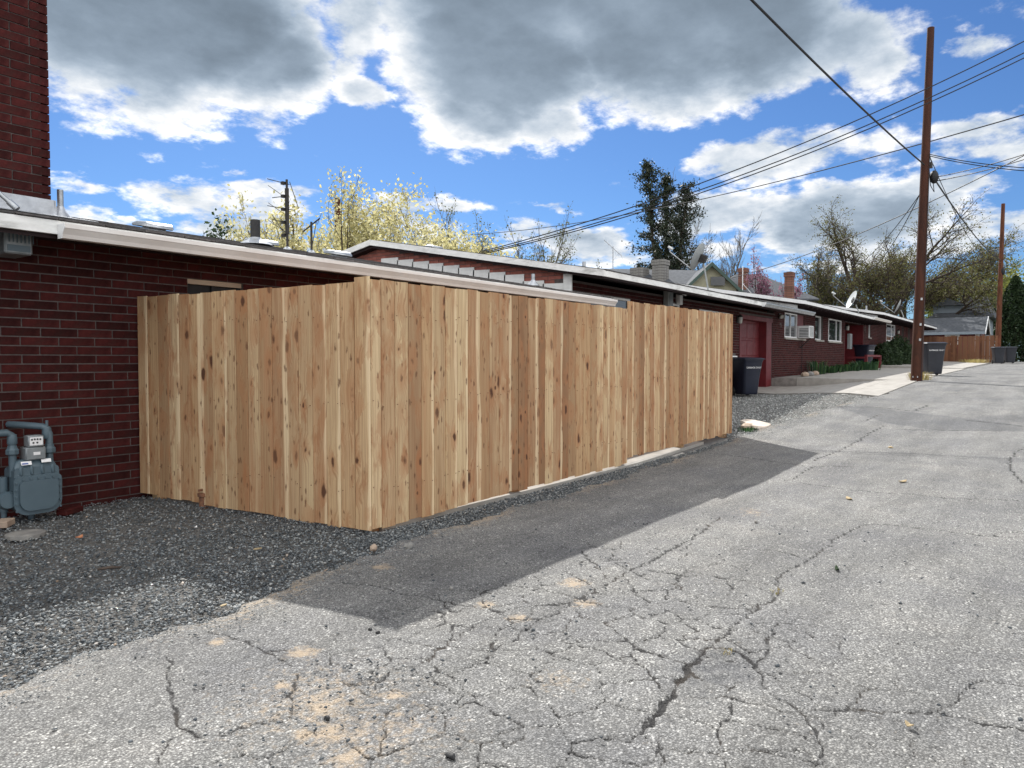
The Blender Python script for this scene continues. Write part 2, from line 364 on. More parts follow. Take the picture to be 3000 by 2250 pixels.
def m_tone(name, stops, rough=0.85, scale=8.0, bumps=0.3, bscale=150.0):
    m, t, b = material(name); a = t.node('ShaderNodeAttribute', attribute_name='tone').outputs['Fac']
    v = t.node('ShaderNodeTexCoord').outputs['Object']
    col = t.mix(1.0, t.ramp(a, stops), t.ramp(t.noise(v, scale, 3.0), [(0.3, (0.82,)*3), (0.7, (1.15,)*3)]), 'MULTIPLY')
    t.put(b.inputs['Base Color'], col); b.inputs['Roughness'].default_value = rough; b.inputs['Specular IOR Level'].default_value = 0.35
    if bumps: bump(t, b, t.noise(v, bscale, 3.0), bumps, 0.002)
m_tone('gravel_sun_painted', [(0.0, (0.16, 0.165, 0.16)), (0.4, (0.30, 0.31, 0.30)), (0.75, (0.46, 0.46, 0.44)), (1.0, (0.66, 0.65, 0.61))], rough=0.8)  # lightened gravel tones: sunlight put into the stone colour
m_tone('gravel_stone', [(0.0, (0.038, 0.045, 0.052)), (0.4, (0.105, 0.118, 0.127)), (0.75, (0.28, 0.295, 0.295)), (0.93, (0.42, 0.41, 0.385)), (0.97, (0.36, 0.26, 0.18)), (1.0, (0.58, 0.56, 0.53))], rough=0.75)

def m_leaf(name, stops, trans=0.35):
    m, t, b = material(name); a = t.node('ShaderNodeAttribute', attribute_name='tone').outputs['Fac']
    col = t.ramp(a, stops); t.put(b.inputs['Base Color'], col); b.inputs['Roughness'].default_value = 0.6; b.inputs['Specular IOR Level'].default_value = 0.3
    tr = t.node('ShaderNodeBsdfTranslucent'); t.put(tr.inputs[0], t.mix(1.0, col, (1.12, 1.12, 0.95, 1), 'MULTIPLY'))
    mx = t.node('ShaderNodeMixShader'); mx.inputs[0].default_value = trans
    t.l.new(b.outputs[0], mx.inputs[1]); t.l.new(tr.outputs[0], mx.inputs[2]); t.l.new(mx.outputs[0], t.n['Material Output'].inputs[0])
m_leaf('leaf_pale', [(0, (0.32, 0.30, 0.15)), (0.4, (0.48, 0.45, 0.26)), (0.75, (0.66, 0.60, 0.35)), (1, (0.76, 0.71, 0.48))], 0.45)
m_leaf('leaf_olive', [(0, (0.07, 0.075, 0.03)), (0.6, (0.13, 0.135, 0.055)), (1, (0.20, 0.19, 0.085))], 0.4)
m_leaf('leaf_conifer', [(0, (0.014, 0.022, 0.014)), (0.6, (0.035, 0.05, 0.03)), (1, (0.08, 0.075, 0.045))], 0.15)
m_leaf('leaf_dark', [(0, (0.012, 0.026, 0.012)), (0.6, (0.03, 0.055, 0.02)), (1, (0.055, 0.085, 0.03))], 0.2)
m_leaf('leaf_bronze', [(0, (0.07, 0.065, 0.03)), (0.5, (0.13, 0.12, 0.05)), (0.8, (0.15, 0.165, 0.06)), (1, (0.18, 0.13, 0.085))], 0.4)
m_leaf('leaf_green', [(0, (0.07, 0.09, 0.022)), (0.5, (0.15, 0.17, 0.04)), (1, (0.30, 0.29, 0.075))], 0.4)
m_leaf('leaf_pink', [(0, (0.16, 0.07, 0.12)), (0.5, (0.27, 0.13, 0.20)), (1, (0.38, 0.22, 0.29))], 0.4)
m_leaf('leaf_white', [(0, (0.5, 0.5, 0.44)), (1, (0.8, 0.8, 0.76))], 0.3)
m_leaf('leaf_plant', [(0, (0.02, 0.055, 0.025)), (0.6, (0.04, 0.095, 0.04)), (1, (0.08, 0.15, 0.055))], 0.35)
m_leaf('dry_grass', [(0, (0.20, 0.15, 0.06)), (0.6, (0.42, 0.33, 0.15)), (1, (0.25, 0.27, 0.08))], 0.3)
simple('bark', (0.085, 0.062, 0.048), (0.045, 0.034, 0.028), 9, 0.9, bumps=0.6)
simple('bark_grey', (0.16, 0.14, 0.12), (0.09, 0.08, 0.07), 9, 0.9, bumps=0.6)
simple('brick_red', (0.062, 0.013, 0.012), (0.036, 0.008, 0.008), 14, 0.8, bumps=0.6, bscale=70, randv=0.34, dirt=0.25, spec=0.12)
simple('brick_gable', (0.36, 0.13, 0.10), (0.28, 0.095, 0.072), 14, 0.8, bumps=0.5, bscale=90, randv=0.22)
simple('brick_old', (0.22, 0.11, 0.075), (0.13, 0.065, 0.05), 6, 0.9, bumps=0.5, bscale=50, randv=0.35)
simple('mortar', (0.12, 0.10, 0.095), (0.082, 0.07, 0.067), 20, 0.95, bumps=0.4, bscale=200)
simple('white_paint', (0.82, 0.82, 0.82), (0.72, 0.73, 0.73), 5, 0.5, dirt=0.18, bumps=0.1)
simple('weathered_white', (0.84, 0.84, 0.82), (0.68, 0.68, 0.66), 3.5, 0.65, dirt=0.45, bumps=0.25, stretch=(1, 1, 3))
simple('gutter_white', (0.74, 0.71, 0.68), (0.66, 0.62, 0.585), 2.5, 0.32, dirt=0.10)
simple('galvanised', (0.46, 0.48, 0.50), (0.34, 0.36, 0.38), 12, 0.42, metal=0.75, dirt=0.2)
simple('flashing', (0.52, 0.54, 0.57), (0.36, 0.38, 0.41), 7, 0.45, metal=0.5, dirt=0.3, bumps=0.25, bscale=18)
simple('black_pipe', (0.02, 0.02, 0.022), (0.035, 0.034, 0.034), 9, 0.55)
simple('red_paint', (0.15, 0.015, 0.020), (0.11, 0.012, 0.016), 4, 0.5, bumps=0.12, dirt=0.12)
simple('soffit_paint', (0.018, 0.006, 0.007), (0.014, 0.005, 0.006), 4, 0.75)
simple('shingle', (0.115, 0.112, 0.112), (0.062, 0.060, 0.060), 18, 0.95, bumps=0.8, bscale=120, randv=0.35)
simple('shingle_blue', (0.105, 0.115, 0.13), (0.06, 0.066, 0.076), 5, 0.95, bumps=0.6, bscale=8, stretch=(1, 1, 6), randv=0.12)
simple('concrete', (0.36, 0.34, 0.31), (0.28, 0.265, 0.24), 4, 0.9, dirt=0.22, bumps=0.4, bscale=90)
simple('concrete_edge', (0.29, 0.27, 0.245), (0.20, 0.185, 0.17), 6, 0.9, dirt=0.4, bumps=0.5, bscale=50)
simple('meter_paint', (0.085, 0.125, 0.150), (0.070, 0.105, 0.128), 5, 0.42, bumps=0.06, dirt=0.12)
simple('meter_grey', (0.24, 0.26, 0.27), (0.18, 0.20, 0.21), 12, 0.4, metal=0.2)
simple('sticker_white', (0.78, 0.78, 0.78), (0.70, 0.70, 0.70), 8, 0.4)
simple('sticker_blue', (0.05, 0.09, 0.32), (0.04, 0.07, 0.26), 8, 0.4)
simple('ink', (0.02, 0.02, 0.02), (0.03, 0.03, 0.03), 8, 0.6)
simple('bin_navy', (0.016, 0.020, 0.036), (0.012, 0.015, 0.028), 5, 0.42, bumps=0.08, dirt=0.05)
simple('bin_grey', (0.028, 0.031, 0.040), (0.022, 0.024, 0.031), 5, 0.45, dirt=0.08)
simple('rubber', (0.018, 0.018, 0.018), (0.025, 0.025, 0.025), 9, 0.7)
simple('wire', (0.012, 0.012, 0.014), (0.018, 0.018, 0.02), 9, 0.6)
simple('antenna_metal', (0.05, 0.045, 0.042), (0.03, 0.028, 0.026), 9, 0.5, metal=0.4)
simple('aluminium', (0.45, 0.46, 0.47), (0.35, 0.36, 0.37), 9, 0.4, metal=0.7)
simple('dish_grey', (0.34, 0.36, 0.36), (0.28, 0.30, 0.30), 7, 0.5)
simple('dish_white', (0.62, 0.64, 0.64), (0.54, 0.56, 0.56), 7, 0.5)
simple('rust', (0.22, 0.10, 0.05), (0.12, 0.06, 0.04), 30, 0.85, bumps=0.4)
simple('cream_siding', (0.38, 0.36, 0.25), (0.32, 0.31, 0.21), 5, 0.7)
simple('green_trim', (0.05, 0.085, 0.07), (0.04, 0.07, 0.06), 5, 0.6)
simple('grey_siding', (0.25, 0.29, 0.33), (0.21, 0.25, 0.29), 5, 0.7, stretch=(1, 1, 10))
simple('stone_tan', (0.42, 0.33, 0.25), (0.30, 0.22, 0.17), 6, 0.9, bumps=0.5)
simple('stone_grey', (0.27, 0.26, 0.24), (0.16, 0.155, 0.15), 9, 0.9, bumps=0.5)
simple('slab_pale', (0.62, 0.54, 0.46), (0.50, 0.42, 0.35), 6, 0.9, bumps=0.5, dirt=0.15)
simple('dead_leaf', (0.40, 0.32, 0.19), (0.30, 0.22, 0.12), 20, 0.8)
simple('chip_orange', (0.46, 0.20, 0.10), (0.36, 0.15, 0.08), 20, 0.8)
simple('clear_dark', (0.02, 0.022, 0.025), (0.03, 0.032, 0.035), 4, 0.12, spec=0.6)
simple('lamp_glass', (0.42, 0.42, 0.38), (0.34, 0.34, 0.31), 12, 0.25)
simple('blind', (0.33, 0.34, 0.35), (0.28, 0.29, 0.30), 3, 0.6, stretch=(1, 1, 20))
simple('insect_screen', (0.025, 0.027, 0.03), (0.02, 0.02, 0.022), 9, 0.8)
simple('beige_trim', (0.50, 0.40, 0.30), (0.42, 0.33, 0.25), 6, 0.6)

def m_ground():
    m, t, b = material('ground')
    v = t.node('ShaderNodeTexCoord').outputs['Object']; x, y, z = t.sep(v)
    dirt = t.ramp(t.noise(v, 18.0, 8.0, 0.7), [(0.3, (0.065, 0.06, 0.055)), (0.55, (0.135, 0.13, 0.122)), (0.75, (0.22, 0.205, 0.185))])
    grass = t.ramp(t.noise(v, 3.0, 8.0, 0.7), [(0.3, (0.03, 0.045, 0.015)), (0.6, (0.07, 0.085, 0.03)), (0.8, (0.15, 0.13, 0.07))])
    far = t.math('MAXIMUM', t.mr(x, 58.0, 66.0), t.mr(y, 18.0, 20.0))
    t.put(b.inputs['Base Color'], t.mix(far, dirt, grass)); b.inputs['Roughness'].default_value = 0.95
    bump(t, b, t.noise(v, 60.0, 6.0, 0.7), 0.7, 0.02)
m_ground()
def m_glass():
    m, t, b = material('window_glass')
    t.put(b.inputs['Base Color'], (0.03, 0.035, 0.04, 1)); b.inputs['Roughness'].default_value = 0.04; b.inputs['Specular IOR Level'].default_value = 1.0; b.inputs['Coat Weight'].default_value = 1.0; b.inputs['Coat Roughness'].default_value = 0.02
    v = t.node('ShaderNodeTexCoord').outputs['Object']; bump(t, b, t.noise(v, 2.0, 2.0), 0.08, 0.02)
m_glass()

# ------------------------------------------------------------------ ground shape
_gx = np.linspace(-60, 500, 11201)
_gz = np.interp(_gx, [-60, -10, 0, 4, 8, 12, 15, 18, 21, 25, 30, 45, 56, 64, 75, 100, 300, 500], [-0.3, -0.05, 0.0, 0.015, 0.02, 0.11, 0.27, 0.45, 0.58, 0.70, 0.78, 0.96, 1.06, 1.17, 1.22, 1.15, 0.6, 0.5])
_k = np.ones(41)/41; _gz = np.convolve(np.pad(_gz, 20, 'edge'), _k, 'valid')
def ga(x): return np.interp(x, _gx, _gz)
def cs(x): return np.interp(x, [12, 16, 20, 25.0, 25.25, 60], [0, .14, .27, .28, 0, 0])
def g(x, y):
    s = np.clip((np.asarray(y, dtype=float) - 3.6)/3.4, 0, 1); s = s*s*(3-2*s)
    return ga(x) - cs(x)*s
def edge_y(x):
    """left edge of the asphalt"""
    return np.interp(x, [-20, 1.1, 2.0, 2.7, 3.6, 5, 6.9, 9, 11, 13, 17, 18.4, 18.6, 80], [3.3, 3.34, 3.41, 3.54, 3.70, 3.74, 3.80, 3.85, 3.92, 3.95, 3.55, 3.35, 3.15, 3.10]) + 0.035*np.sin(np.asarray(x)*5.1) + 0.025*np.sin(np.asarray(x)*13.7+1) + 0.015*np.sin(np.asarray(x)*31.0)

def grid_mesh(name, xs, ys, zf, keep=None):
    X, Y = np.meshgrid(xs, ys, indexing='ij'); Z = zf(X, Y)
    V = np.stack([X, Y, Z], -1).reshape(-1, 3); nx, ny = len(xs), len(ys)
    I = np.arange(nx*ny).reshape(nx, ny)
    Fc = np.stack([I[:-1, :-1], I[1:, :-1], I[1:, 1:], I[:-1, 1:]], -1).reshape(-1, 4)
    if keep is not None: Fc = Fc[keep(V[Fc].mean(1))]
    return V, Fc
xs = np.concatenate([[-400, -150, -60, -30], np.arange(-15, 30, 0.5), np.arange(30, 80, 2.0), [85, 95, 110, 140, 200, 300, 480]])
ys = np.concatenate([[-400, -150, -60, -25, -12], np.arange(-6, 9, 0.3), np.arange(9, 22, 1.5), [26, 35, 50, 80, 140, 250, 420]])
V, Fc = grid_mesh('ground', xs, ys, lambda X, Y: g(X, Y) - 0.035 - 0.002*np.clip(Y-20, 0, 300) - 0.002*np.clip(-Y-8, 0, 300))
o = mesh_obj('ground', np_mesh('ground', V, Fc, smooth=True), MATS['ground']); tag(o, 'bare dirt ground beneath gravel, houses and yards', 'ground', kind='structure')

# alley: fine polar sheet (with the cracks sunk into it) where one sees grain, coarse sheet beyond
def crk(lst, sx, ox, oy): return [(ox + a/sx, oy + b/sx) for a, b in lst]
CR = []
for wd, pl in [(9,[(1110,640),(1200,660),(1290,690),(1370,715),(1420,745),(1500,750),(1560,745)]),(7,[(1420,745),(1500,790),(1580,830)]),
    (13,[(890,790),(930,830),(900,870),(915,950),(940,1020),(945,1080),(970,1140),(1010,1180)]),(9,[(1010,1180),(1090,1215),(1200,1190),(1300,1160),(1420,1135),(1560,1110),(1600,1040),(1590,870)]),
    (6,[(1010,1180),(940,1210),(870,1280),(850,1382)]),(6,[(1840,920),(1900,935),(1990,990)]),(6,[(2000,990),(2100,870),(2212,840)])]: CR.append((wd, crk(pl, 1.8433, 0, 1500)))
for wd, pl in [(9,[(0,590),(100,605),(230,620),(330,660),(400,670),(470,672),(540,690),(620,710),(740,735),(850,755),(930,765)]),(9,[(930,765),(980,745),(1060,735),(1180,722),(1310,720)]),(15,[(1310,720),(1380,690),(1460,640),(1540,605),(1600,560),(1650,530),(1760,480),(1850,430),(1952,375)]),
    (9,[(1310,720),(1250,760),(1200,795),(1130,805),(1040,805),(950,800)]),(9,[(1130,805),(1080,850),(1010,890),(990,935),(880,970),(840,1010),(800,1040),(720,1075),(690,1090)]),
    (7,[(860,800),(760,840),(690,890),(620,940),(560,985),(500,1040),(400,1085),(320,1100),(260,1130),(180,1180),(60,1180)]),(7,[(400,1095),(480,1135),(560,1180),(660,1220),(700,1240),(640,1280),(560,1295),(430,1305),(320,1310),(240,1370)]),
    (5,[(1760,530),(1860,540),(1952,555)]),(5,[(1650,650),(1750,645),(1860,640)]),(5,[(1180,890),(1300,940),(1480,985),(1600,1050),(1700,1060)]),(5,[(1440,1480),(1550,1490),(1650,1495),(1750,1420)]),(5,[(1820,1490),(1810,1540),(1840,1600),(1830,1659)]),(5,[(880,1480),(960,1530),(1040,1450)])]: CR.append((wd, crk(pl, 1.952, 1000, 1400)))
for wd, pl in [(14,[(0,790),(70,745),(150,705),(240,650),(300,595)]),(16,[(680,775),(640,800),(590,825),(540,875)]),(9,[(540,875),(555,910),(530,950)]),(15,[(530,950),(480,970),(440,1000)]),(7,[(440,1000),(380,1040),(330,1085),(260,1140)]),(18,[(260,1140),(200,1190),(160,1250),(110,1340),(60,1400),(0,1470)]),
    (16,[(260,1145),(330,1150),(400,1170),(430,1190),(440,1225)]),(9,[(440,1225),(500,1180),(500,1120),(540,1050)]),(6,[(440,1225),(480,1320),(560,1375),(640,1400),(740,1410)]),(10,[(740,1410),(860,1405),(1000,1415),(1220,1420)]),(14,[(1220,1420),(1330,1445),(1430,1470),(1587,1500),(1700,1530)]),
    (6,[(1220,1420),(1290,1370),(1350,1310),(1410,1290),(1500,1300),(1587,1315)]),(6,[(640,1410),(700,1500),(740,1570),(720,1640),(600,1615),(400,1560)]),
    (8,[(680,775),(760,715),(820,670),(900,630),(960,625)]),(9,[(960,625),(1060,630),(1200,648),(1330,665),(1450,678),(1587,685)]),(6,[(1450,678),(1500,665),(1587,660)]),(7,[(260,330),(400,345),(540,365),(690,385),(800,382),(880,385)]),(7,[(690,385),(640,420),(580,450)]),(6,[(650,455),(800,480),(940,495),(1100,505),(1300,520),(1587,530)]),
    (16,[(1570,310),(1530,350),(1525,395),(1560,430),(1587,460)]),(7,[(0,820),(130,845),(250,855),(400,870),(510,885)]),(7,[(130,845),(110,890),(70,945),(150,960),(260,980),(400,985),(440,1000)]),(6,[(300,740),(400,735),(530,738),(640,765)]),(6,[(120,1030),(200,1080),(150,1110)]),(6,[(0,1020),(110,985)]),
    (22,[(1030,110),(1080,90),(1200,90),(1350,105),(1587,100)]),(22,[(800,130),(960,135),(1120,150),(1180,125)]),(18,[(860,195),(920,190),(980,165)]),(16,[(1000,210),(940,240),(880,280),(800,320),(700,360)]),(16,[(1340,190),(1587,215)]),(14,[(1030,225),(1300,232),(1500,232)])]: CR.append((wd, crk(pl, 1.4427, 1900, 1100)))
def ground_pt(px, py):
    p = onZ(px, py, 0.02)
    for _ in range(12):
        p = onZ(px, py, min(0.5*float(g(p[0], p[1])) + 0.5*p[2], 1.0))
    return p
rr = np.geomspace(1.5, 17.5, 690); aa = np.radians(np.arange(-12, 92, 0.2))
R_, A_ = np.meshgrid(rr, aa, indexing='ij'); X = R_*np.cos(A_); Y = R_*np.sin(A_)
rs2 = random.Random(11)
crack = np.zeros_like(X)
def wob(x, y): return 0.006*np.sin(x*21+3*np.sin(y*17)) + 0.005*np.sin(y*47+x*31) + 0.004*np.sin(x*83-y*71)
XW = X + wob(X, Y); YW = Y + wob(Y+5, X+3)
for wd, pl in CR:
    W = wd*0.001*0.42
    pts = [ground_pt(*p)[:2] for p in pl]
    ppx = []
    for a, b in zip(pts[:-1], pts[1:]):          # jitter between traced points
        L = np.linalg.norm(b-a); n = max(1, int(L/0.09)); nn = np.array([-(b-a)[1], (b-a)[0]])/max(L, 1e-6)
        for k in range(n): ppx.append(a + (b-a)*k/n + nn*rs2.gauss(0, 0.010 if k else 0.002))
    ppx.append(pts[-1])
    for i, (a, b) in enumerate(zip(ppx[:-1], ppx[1:])):
        ww = W*(0.65 + 0.7*rs2.random())
        m0 = (X > min(a[0], b[0])-.12) & (X < max(a[0], b[0])+.12) & (Y > min(a[1], b[1])-.12) & (Y < max(a[1], b[1])+.12)
        if not m0.any(): continue
        px_, py_ = XW[m0], YW[m0]; d = b-a; t_ = np.clip(((px_-a[0])*d[0] + (py_-a[1])*d[1])/max(d@d, 1e-9), 0, 1)
        dist = np.hypot(px_-a[0]-t_*d[0], py_-a[1]-t_*d[1]); res = np.maximum(0.0024*R_[m0], 0.004)
        crack[m0] = np.maximum(crack[m0], np.clip(1.15 - np.maximum(dist - ww*0.5, 0)/(res*0.9 + ww*0.35), 0, 1)*np.clip(ww/(res*1.2), 0.62, 1))
# alligator cracking between the traced cracks
cand = RNG.uniform([-0.5, -2.0], [7.0, 4.0], (2600, 2)); pts = []
for q in cand:                                # no two cells closer than a hand
    if all((q[0]-p[0])**2 + (q[1]-p[1])**2 > 0.0225 for p in pts): pts.append(q)
mreg = (R_ < 7.5)
xq = XW[mreg]; yq = YW[mreg]; d1 = np.full(len(xq), 9.0); d2 = np.full(len(xq), 9.0)
for p in pts:
    dd = np.hypot(xq-p[0], yq-p[1]); lt = dd < d1; d2 = np.where(lt, d1, np.minimum(d2, dd)); d1 = np.where(lt, dd, d1)
edge_d = (d2 - d1)*0.5
strong = np.zeros(len(xq))
for cx, cy, rad, am in ((1.95, 1.15, 1.2, .8), (2.6, 1.9, 1.0, .75), (2.9, 1.3, 1.0, .75), (1.35, 1.7, .7, .6), (3.6, 1.9, 1.1, .6), (2.2, .6, .8, .7), (4.3, 2.1, 1.0, .45)):
    strong = np.maximum(strong, am*np.clip(1.3 - np.hypot(xq-cx, yq-cy)/rad, 0, 1))
strong *= (0.72 + 0.28*np.sin(xq*5.3+1)*np.sin(yq*6.1+2))
alg = np.clip(1.1 - edge_d/(0.0012 + 0.0017*R_[mreg]), 0, 1)*np.clip(strong*1.9, 0, 0.82)
crack[mreg] = np.maximum(crack[mreg], alg)
stain = np.zeros_like(X)
for px, py, rad in ((884,1912,.10),(944,2070,.12),(1150,2037,.07),(966,2145,.11),(895,2151,.07),(1020,2216,.10),(827,2007,.06),(860,2030,.16),(950,2000,.16),(1680,1710,.12),(1635,1990,.16),(2200,1500,.22),(1715,1770,.10),(640,1880,.07),(1120,1660,.10),(1000,2110,.30),(930,2050,.50),(1100,2150,.40),(1420,1770,.08),(1520,1810,.08)):
    p = ground_pt(px, py); stain = np.maximum(stain, np.clip(1.15 - np.hypot(X-p[0], Y-p[1])/rad, 0, 1)*(0.9 if rad < .13 else 0.5))
ey = edge_y(X)
stain = np.maximum(stain, np.clip(1-np.abs(ey-Y-0.06)/0.22, 0, 1)*(0.42+0.25*np.sin(X*3.1)))
patch = np.zeros_like(X)
# pothole with loose dark fill beside the widest crack
ph = ground_pt(2090, 1960); hole = np.clip(1.25 - np.hypot((X-ph[0])/0.34, (Y-ph[1])/0.20), 0, 1)
hole = hole*(0.6+0.4*np.sin(X*40)*np.sin(Y*37))
patch = np.maximum(patch, hole*1.1)
pb = [ground_pt(*q)[:2] for q in ((2440,1190),(2560,1195),(3000,1247),(3000,1262),(2760,1262),(2600,1240))]
def inpoly(X, Y, poly):
    c = np.zeros_like(X, dtype=bool); n = len(poly)
    for i in range(n):
        x1, y1 = poly[i]; x2, y2 = poly[(i+1) % n]
        cnd = ((y1 > Y) != (y2 > Y)) & (X < (x2-x1)*(Y-y1)/(y2-y1+1e-12) + x1); c ^= cnd
    return c
patch = np.maximum(patch, inpoly(X, Y, pb)*0.8)
un = 0.006*np.sin(X*1.7+Y*.9)*np.sin(Y*1.3) + 0.003*np.sin(X*4.1-Y*3.3)
Z = g(X, Y) + un - crack*0.012 - hole*0.022 + np.clip(0.02-np.abs(crack-0.2)*.1, 0, .004)
Z = np.where(Y > ey - 0.05, Z - 0.012*np.clip((Y-ey+0.05)/0.05, 0, 1), Z)
V = np.stack([X, Y, Z], -1).reshape(-1, 3); I = np.arange(X.size).reshape(X.shape)
Fc = np.stack([I[:-1, :-1], I[1:, :-1], I[1:, 1:], I[:-1, 1:]], -1).reshape(-1, 4)
fc = V[Fc].mean(1); Fc = Fc[(fc[:, 1] < edge_y(fc[:, 0])) & (fc[:, 1] > -4.0)]
xs = np.concatenate([np.arange(-25, -4, 1.5), np.arange(-4, 20, .3), np.arange(20, 82, 1.0)])
V2, F2 = grid_mesh('alley', xs, np.linspace(0, 1, 24), lambda a, b: a*0)
yy = -4.0 + V2[:, 1]*(edge_y(V2[:, 0]) - 0.02 + 4.0); V2[:, 1] = yy
r2 = np.hypot(V2[:, 0], V2[:, 1]); a2 = np.degrees(np.arctan2(V2[:, 1], V2[:, 0]))
inside = (r2 > 1.5) & (r2 < 17.2) & (a2 > -12) & (a2 < 91.5)
V2[:, 2] = g(V2[:, 0], V2[:, 1]) - np.where(inside, 0.032, 0.002)
nv = len(V); VV = np.concatenate([V, V2]); me = np_mesh('alley', VV, [np.concatenate([Fc, F2+nv])], smooth=True)
for nm, arr in (('crack', crack), ('stain', stain), ('patch', patch)):
    full = np.concatenate([arr.ravel(), np.zeros(len(V2))]).astype(np.float32)
    if nm == 'patch': full[nv:] = np.clip(np.sin(V2[:, 0]*.9+1)*np.sin(V2[:, 1]*1.7+2)*.5, 0, 1)
    at = me.attributes.new(nm, 'FLOAT', 'POINT'); at.data.foreach_set('value', full)
o = mesh_obj('alley', me, MATS['asphalt']); tag(o, 'cracked grey asphalt alley rising past the row of houses', 'road', kind='structure')

# loose gravel, too many to count
def stones(n, xf, yf, size, rng, lift=0.0, accept=None):
    x = xf(n); y = yf(n, x)
    if accept is not None:
        k = accept(x, y); x = x[k]; y = y[k]
    n = len(x); s = size[0] + (size[1]-size[0])*rng.random(n)**2.2
    base = np.array([[1, 0, 0], [0.2, 1, 0], [-1, .15, 0], [-.1, -1, 0], [0, 0, 1], [0, 0, -1.0]])
    V = base[None]*(0.7+0.6*rng.random((n, 6, 1)))*s[:, None, None]*0.5
    V[:, :, 2] *= 0.42; V += rng.normal(0, 0.07, V.shape)*s[:, None, None]
    an = rng.random(n)*6.283; tl = rng.normal(0, .45, n)
    ca, sa = np.cos(an), np.sin(an); cx, sx_ = np.cos(tl), np.sin(tl)
    Y1 = V[:, :, 1]*cx[:, None] - V[:, :, 2]*sx_[:, None]; Z1 = V[:, :, 1]*sx_[:, None] + V[:, :, 2]*cx[:, None]
    X1 = V[:, :, 0]*ca[:, None] - Y1*sa[:, None]; Y2 = V[:, :, 0]*sa[:, None] + Y1*ca[:, None]
    z = g(x, y) - 0.022 + lift + rng.random(n)*0.012 + s*0.12
    P = np.stack([X1 + x[:, None], Y2 + y[:, None], Z1 + z[:, None]], -1).reshape(-1, 3)
    f0 = np.array([[0, 1, 4], [1, 2, 4], [2, 3, 4], [3, 0, 4], [1, 0, 5], [2, 1, 5], [3, 2, 5], [0, 3, 5]])
    Fc = (f0[None] + 6*np.arange(n)[:, None, None]).reshape(-1, 3)
    tone = np.repeat(np.clip(rng.beta(1.7, 2.2, n), 0, 1), 8)
    return P, Fc, tone
rg = np.random.default_rng(3)
def gravel(name, label, sets, m='gravel_stone'):
    Vs, Fs, Ts = [], [], []; k = 0
    for P, Fc, t_ in sets: Vs.append(P); Fs.append(Fc + k); Ts.append(t_); k += len(P)
    o = mesh_obj(name, np_mesh(name, np.concatenate(Vs), np.concatenate(Fs), np.concatenate(Ts)), MATS[m]); tag(o, label, 'gravel', kind='stuff')
FY = 4.10                                                       # fence line
FA = np.array([3.50, 6.96]); FB = np.array([3.80, FY])          # short side of the fence: wall to corner
def leftside(x, y): return (x < FA[0] + (y-FA[1])*(FB[0]-FA[0])/(FB[1]-FA[1]) + 0.05)
gravel('gravel', 'loose blue grey gravel between brick wall, new fence and asphalt', [
    stones(46000, lambda n: rg.uniform(-0.6, 3.9, n), lambda n, x: edge_y(x) + rg.random(n)**1.25*(6.98 - edge_y(x)), (.006, .030), rg, 0.0, leftside),
    stones(9000, lambda n: rg.uniform(0.2, 3.8, n), lambda n, x: edge_y(x) + .12 + rg.random(n)*1.4, (.007, .026), rg, 0.010, lambda x, y: leftside(x, y) & (y < 5.2)),
    stones(20000, lambda n: rg.uniform(3.6, 9.0, n), lambda n, x: edge_y(x) - .05 + rg.random(n)*(FY+.01-edge_y(x)), (.007, .026), rg, 0.004),
    stones(3500, lambda n: rg.uniform(9.0, 12.0, n), lambda n, x: edge_y(x) - .1 + rg.random(n)*(FY-.02-edge_y(x)), (.010, .030), rg, 0.004),
    stones(5200, lambda n: rg.uniform(0.3, 11, n), lambda n, x: edge_y(x) - np.abs(rg.normal(0, .17, n)), (.004, .015), rg, 0.024)])
gravel('gravel', 'grey gravel with sunlight painted into its colour in front of the garage beyond the fence end', [
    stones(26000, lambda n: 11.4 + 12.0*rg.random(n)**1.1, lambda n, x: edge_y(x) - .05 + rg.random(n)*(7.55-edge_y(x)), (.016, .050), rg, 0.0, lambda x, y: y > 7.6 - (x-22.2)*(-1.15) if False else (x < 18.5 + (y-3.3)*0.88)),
    stones(3000, lambda n: rg.uniform(11.2, 18, n), lambda n, x: edge_y(x) - np.abs(rg.normal(0, .22, n)), (.008, .022), rg, 0.02)], 'gravel_sun_painted')
# crumbs on the asphalt, one by one too small to matter
def crumbs():
    P, Fc, t_ = stones(520, lambda n: rg.uniform(1.0, 6.0, n), lambda n, x: rg.uniform(-.2, 3.3, n), (.006, .024), rg, 0.026)
    q = ground_pt(960, 2060); P2_, F2_, t2_ = stones(230, lambda n: q[0] + rg.normal(0, .24, n), lambda n, x: q[1] + rg.normal(0, .22, n), (.005, .02), rg, 0.026)
    F2_ = F2_ + len(P); P = np.concatenate([P, P2_]); Fc = np.concatenate([Fc, F2_]); t_ = np.concatenate([t_, t2_])
    o = mesh_obj('asphalt_crumbs', np_mesh('asphalt_crumbs', P, Fc, t_*0.35), MATS['gravel_stone']); tag(o, 'small dark crumbs scattered over the worn asphalt', 'debris', kind='stuff')
crumbs()

